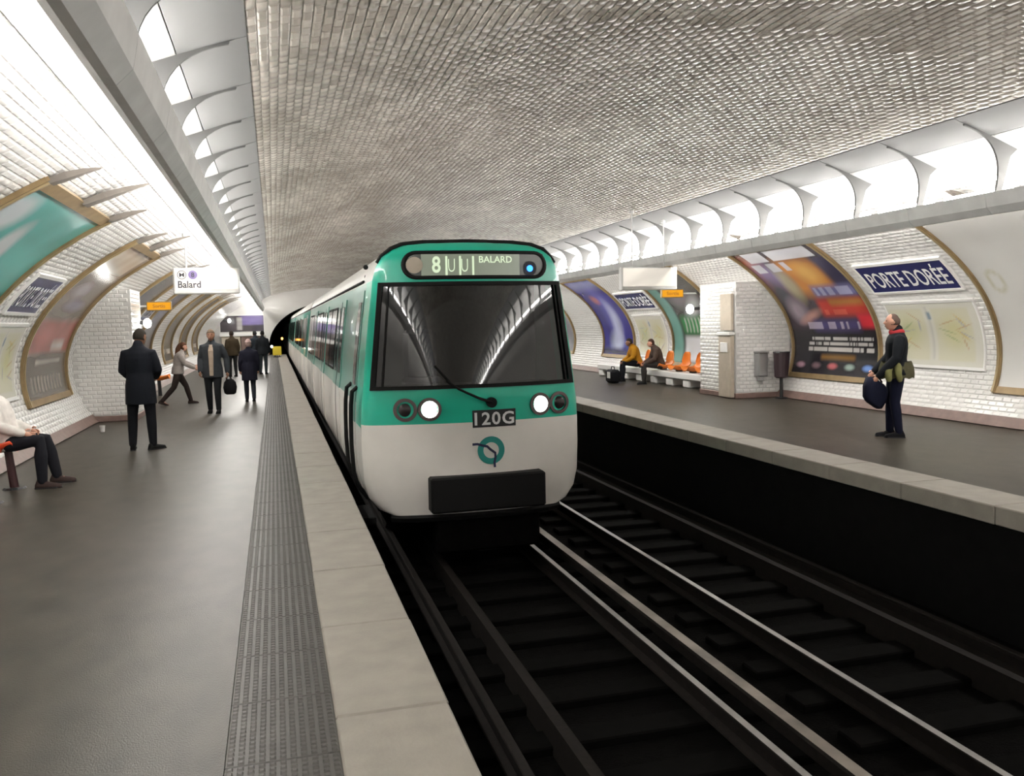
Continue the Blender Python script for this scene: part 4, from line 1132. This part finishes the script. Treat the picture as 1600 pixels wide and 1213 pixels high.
    if front:
        fw_ = up1.cross(lat) * -1
        fwd = lat.cross(up1) * -1 if (lat.cross(up1) * -1).y > 0 else lat.cross(up1)
        c0, c1 = J['pelvis'] - up1 * (.16 if not seated else -.05), J['neck'] - up2 * .04
        pts = [c0 + fwd * .192, c0.lerp(c1, .5) + fwd * .172, c0.lerp(c1, .8) + fwd * .168, c1 + fwd * .115]
        g2 = loft([[p + lat * x * wd + fwd * (.02 - .025 * abs(x)) - fwd * dd for x, dd in ((-1, 0), (-.4, 0), (.4, 0), (1, 0), (1, .05), (-1, .05))] for p, wd in zip(pts, (.036, .045, .05, .034))])
        link('shirt_front', mesh('shirt_front', *sv(g2), cloth(front)), body)
    if scarf:
        g2 = [tube([J['neck'] + Vector((.075 * math.cos(a), .07 * math.sin(a) + .01, .0 + .012 * math.sin(2 * a))) for a in [2 * pi * k / 14 for k in range(15)]], .036, 8)]
        link('scarf', mesh('scarf', *sv(join(*g2)), cloth(scarf), None, True), body)
    # shoes
    for s in 'LR':
        a = J['ankle' + s]; f = J['foot' + s].normalized(); dn = Vector((0, 0, -1))
        side_ = f.cross(dn).normalized(); upf = side_.cross(f).normalized()
        if upf.z < 0: upf = -upf
        rings = []
        base = a - upf * .085
        for q, wd, h in ((-.075, .026, .05), (-.055, .036, .10), (.0, .040, .105), (.06, .043, .075), (.13, .046, .058), (.175, .036, .048), (.19, .018, .03)):
            rings.append([base + f * q + side_ * (wd * x) + upf * (h * z_) for x, z_ in ((-1, 0), (-1, .35), (-.75, .85), (0, 1), (.75, .85), (1, .35), (1, 0))])
        sh = link('shoe', mesh('shoe', *sv(loft(rings)), cloth(shoes), None, True), body)
        sole = loft([[base + f * q + side_ * (wd * x) + upf * z_ for x, z_ in ((-1, -.0), (-1, .016), (1, .016), (1, -.0))] for q, wd in ((-.078, .028), (-.05, .040), (.06, .046), (.14, .048), (.195, .022))])
        link('sole', mesh('sole', *sv(sole), 'dark'), sh)
    # hair: a cap that tucks inside the head over the face
    hv, hf = ell((0, 0, 0), .083, .100, .118, 20, 14)
    out = []
    for p in hv:
        p = Vector(p)
        fz = .045 if hair_style != 'bald' else .12
        if p.y > .03 and p.z < fz: p = p * .78
        elif hair_style in ('short', 'bald') and p.z < -.055: p = p * .72
        if hair_style == 'bald' and p.z > .05: p = p * .9
        out.append(hp(p.x, p.y - .006, p.z + .006))
    gs = [(out, hf)]
    if hair_style == 'long': gs.append(tube([hp(0, -.075, .03), hp(0, -.105, -.08), hp(.0, -.11, -.20), hp(.0, -.10, -.32)], [.06, .075, .07, .03], 12, 1.0, True))
    if hair_style == 'bob': gs += [ell(hp(0, -.045, -.04), .088, .07, .10, 14, 10, Hm)]
    link('hair', mesh('hair', *sv(join(*gs)), cloth(hair), None, True), body)
    if cap:
        cg = join(([hp(p.x * 1.06, p.y * 1.06 - .006, (p.z if p.z > .03 else .03) * 1.08 + .006) for p in map(Vector, hv)], hf))
        link('knit_cap', mesh('knit_cap', *sv(cg), cloth(cap), None, True), body)
    return body

def held(name, label, cat, g, m, loc=(0, 0, 0)):
    t = root(name, label, cat, loc); return t

# near platform
person('person in a long black coat and black trousers standing with back turned by the pier', (-1.815, 12.72, 0), math.radians(-8), 1.70,
       pose=dict(elL=(-.24, .03, 1.14), wrL=(-.17, .20, 1.02), elR=(.24, .03, 1.14), wrR=(.16, .22, 1.04), head=(.015, .05, 1.615), kneeL=(-.13, .01, .5), kneeR=(.12, .01, .5), ankleL=(-.14, -.02, .085), ankleR=(.14, -.02, .085), footR=(.7, .8, 0), footL=(-.25, 1, 0)),
       top='#14161d', legs='#121318', hair='#2b2620', skin='tan', hem=.66, head_yaw=math.radians(-30), head_pitch=math.radians(-12), vox=.014)
person('person with long brown hair in a light grey jacket, stooping mid-stride near the wall', (-2.10, 20.2, 0), math.radians(-78), 1.50,
       pose=dict(pelvis=(0, .0, .86), chest=(0, .06, 1.20), neck=(0, .10, 1.36), head=(0, .16, 1.50), hipL=(-.09, 0, .83), hipR=(.09, 0, .83), kneeL=(-.10, .20, .47), ankleL=(-.10, .30, .085), kneeR=(.10, -.12, .46), ankleR=(.10, -.42, .12),
                 shL=(-.17, .06, 1.30), shR=(.17, .06, 1.30), elL=(-.2, .20, 1.08), wrL=(-.15, .42, .98), elR=(.2, .16, 1.06), wrR=(.15, .38, .95), footR=(0, .9, -.35)),
       top='#8d8580', legs='#2a211f', shoes='#2b1f1c', hair='#4a3020', skin='pale', hem=.80, hair_style='long', head_pitch=math.radians(-8), vox=.014)
pw = person('person in a grey open coat over a beige shirt walking towards us, carrying a bag', (-1.20, 17.75, 0), math.radians(176), 1.66,
       pose=dict(kneeL=(-.09, .07, .50), ankleL=(-.095, .06, .085), kneeR=(.09, .02, .50), ankleR=(.09, -.09, .085), wrL=(-.30, .05, .86), elL=(-.28, -.04, 1.13)),
       top='#33363a', legs='#1d1f22', hair='#6b5a4c', skin='tan', hem=.74, front='#a59484', hair_style='short', vox=.014)
t = root('shoulder_bag', 'soft black bag hanging from the hand of the person in open grey coat', 'bag', (-.90, 17.72, .34))
mk('bag_body', loft([[(-.885 + .13 * a * w, 17.72 + .06 * b * w, z) for a, b in ((-1, -.6), (-.6, -1), (.6, -1), (1, -.6), (1, .6), (.6, 1), (-.6, 1), (-1, .6))] for z, w in ((.36, .55), (.39, .85), (.50, 1.), (.60, .85), (.66, .5))]), cloth('#131315'), t, True)
mk('bag_handle', tube([(-.95, 17.72, .62), (-.93, 17.73, .72), (-.91, 17.74, .78), (-.88, 17.73, .72), (-.84, 17.72, .62)], .012, 8), cloth('#131315'), t, True)
person('person in a navy coat with a pale pink cap walking away near the warning strip', (-.575, 20.1, 0), math.radians(5), 1.42,
       pose=dict(kneeL=(-.09, .06, .50), ankleL=(-.09, .03, .085), kneeR=(.09, -.0, .50), ankleR=(.09, -.12, .10)),
       top='#171724', legs='#20242b', hair='#7a6660', skin='pale', hem=.60, hair_style='bob', cap='#a08884', vox=.014)
person('person in a brown jacket standing far down the near platform', (-1.42, 31.0, 0), math.radians(20), 1.60, top='#3a3022', legs='#1f2022', hair='#2a211b', hem=.80, vox=.02)
person('person in black, farthest of those on the near platform, beside the train', (-.42, 32.0, 0), math.radians(-15), 1.58, top='#1b1e22', legs='#2b3236', hair='#1c1c1c', hem=.78, vox=.02)
person('person in dark blue-grey, standing just behind the farthest figure in black', (-.70, 33.6, 0), math.radians(30), 1.58, top='#2a3036', legs='#23282c', hair='#2a2a2a', hem=.80, vox=.02)
SEAT = dict(pelvis=(0, 0, .53), chest=(0, -.03, .90), neck=(0, .0, 1.07), head=(0, .05, 1.22), hipL=(-.10, .02, .52), hipR=(.10, .02, .52), kneeL=(-.12, .46, .54), kneeR=(.12, .46, .54), ankleL=(-.12, .50, .085), ankleR=(.12, .44, .085),
            shL=(-.185, -.02, 1.0), shR=(.185, -.02, 1.0), elL=(-.24, .04, .75), elR=(.24, .04, .75), wrL=(-.16, .28, .62), wrR=(.16, .28, .62))
ps = dict(SEAT); ps.update(ankleL=(-.14, .42, .10), kneeL=(-.12, .34, .51), kneeR=(.12, .33, .53), ankleR=(.12, .33, .085), chest=(0, -.10, .87), neck=(0, -.19, 1.02), head=(0, -.24, 1.17), shL=(-.18, -.14, .96), shR=(.18, -.14, .96), elL=(-.24, -.06, .72), elR=(.24, -.06, .72), wrL=(-.16, .16, .63), wrR=(.16, .16, .63))
person('seated person in white top and dark trousers, one leg stretched out', (-2.76, 10.1, 0), math.radians(-90), 1.70, pose=ps, top='#cfc8c2', legs='#1c1c22', shoes='#3a2d2a', hair='#3a2e26', skin='pale', seated=True, vox=.014)

# platform across the tracks
person('person in a dark jacket with a red scarf standing before the network map', (8.03, 9.62, 0), math.radians(62), 1.68,
       pose=dict(wrL=(-.20, .26, .88), elL=(-.24, .05, 1.12), wrR=(.13, .26, .92), elR=(.25, .05, 1.13), head=(0, .06, 1.62), kneeL=(-.08, .03, .5), ankleL=(-.08, -.03, .085), kneeR=(.08, .05, .5), ankleR=(.08, .06, .085)),
       top='#14171c', legs='#14172a', shoes='#101014', hair='#5a4a42', skin='pale', hem=.88, scarf='#b23a3e', hair_style='bald', vox=.013)
t = root('waist_jacket', 'olive jacket tied round the waist of the person with red scarf', 'garment', (8.03, 9.62, .85))
rg = []
for z, rx, ry in ((1.02, .20, .16), (.95, .225, .18), (.86, .235, .19), (.80, .23, .185)):
    rg.append([(8.03 + rx * math.cos(2 * pi * k / 20) * (1 + .05 * math.sin(5 * k)), 9.62 + ry * math.sin(2 * pi * k / 20) * (1 + .05 * math.sin(5 * k)), z + .012 * math.sin(3 * k)) for k in range(20)])
mk('cloth_wrap', loft(rg, cap=False), cloth('#4e4c38'), t, True)
mk('sleeve_knot', join(tube([(7.84, 9.52, .97), (7.79, 9.49, .90), (7.80, 9.48, .80)], [.05, .05, .04], 10, 1, True), tube([(7.92, 9.46, .97), (7.90, 9.43, .88), (7.93, 9.43, .79)], [.045, .045, .035], 10, 1, True)), cloth('#77764c'), t, True)
t = root('carrier_bag', 'navy bag held out low before the person with red scarf', 'bag', (7.70, 9.62, .55))
mk('bag_body', loft([[(7.73 + .30 * (z - .62) + .15 * a * w, 9.66 + .07 * b * w, z - .22 * a * .15 * w * 3) for a, b in ((-1, -.6), (-.6, -1), (.6, -1), (1, -.6), (1, .6), (.6, 1), (-.6, 1), (-1, .6))] for z, w in ((.45, .6), (.48, .85), (.60, 1.05), (.72, 1.0), (.76, .7))]), cloth('#15182b'), t, True)
mk('bag_handle', tube([(7.68, 9.66, .76), (7.72, 9.68, .83), (7.76, 9.69, .85), (7.80, 9.68, .82), (7.84, 9.66, .74)], .012, 8), cloth('#2a1c22'), t, True)
sb = dict(SEAT); sb.update(chest=(0, .10, .88), neck=(0, .18, 1.03), head=(0, .26, 1.14), shL=(-.18, .15, .96), shR=(.18, .15, .96), elL=(-.22, .22, .70), elR=(.22, .22, .70), wrL=(-.12, .42, .58), wrR=(.12, .42, .58))
person('seated person hunched in a long brown coat beside the orange seats', (9.55, 20.1, 0), math.radians(80), 1.62, pose=sb, top='#4a3d36', legs='#33302e', hair='#453228', skin='pale', seated=True, vox=.015)
sy = dict(sb)
person('seated person in a mustard yellow jacket leaning forward on the far bench', (9.5, 21.4, 0), math.radians(85), 1.62, pose=sy, top='#a87418', legs='#14141a', hair='#241c1a', skin='tan', seated=True, vox=.015)
t = root('travel_bag', 'black bag with a white patch on the floor before the yellow jacket', 'bag', (8.60, 21.0, 0))
mk('bag_body', box(8.46, 8.74, 20.75, 21.2, .01, .36, .06), cloth('#121216'), t)
mk('white_patch', box(8.45, 8.462, 20.83, 21.03, .14, .30, .004), 'white', t)
mk('bag_handle', tube([(8.60, 20.85, .35), (8.60, 20.9, .44), (8.60, 21.05, .44), (8.60, 21.1, .35)], .014, 8), 'dark', t)
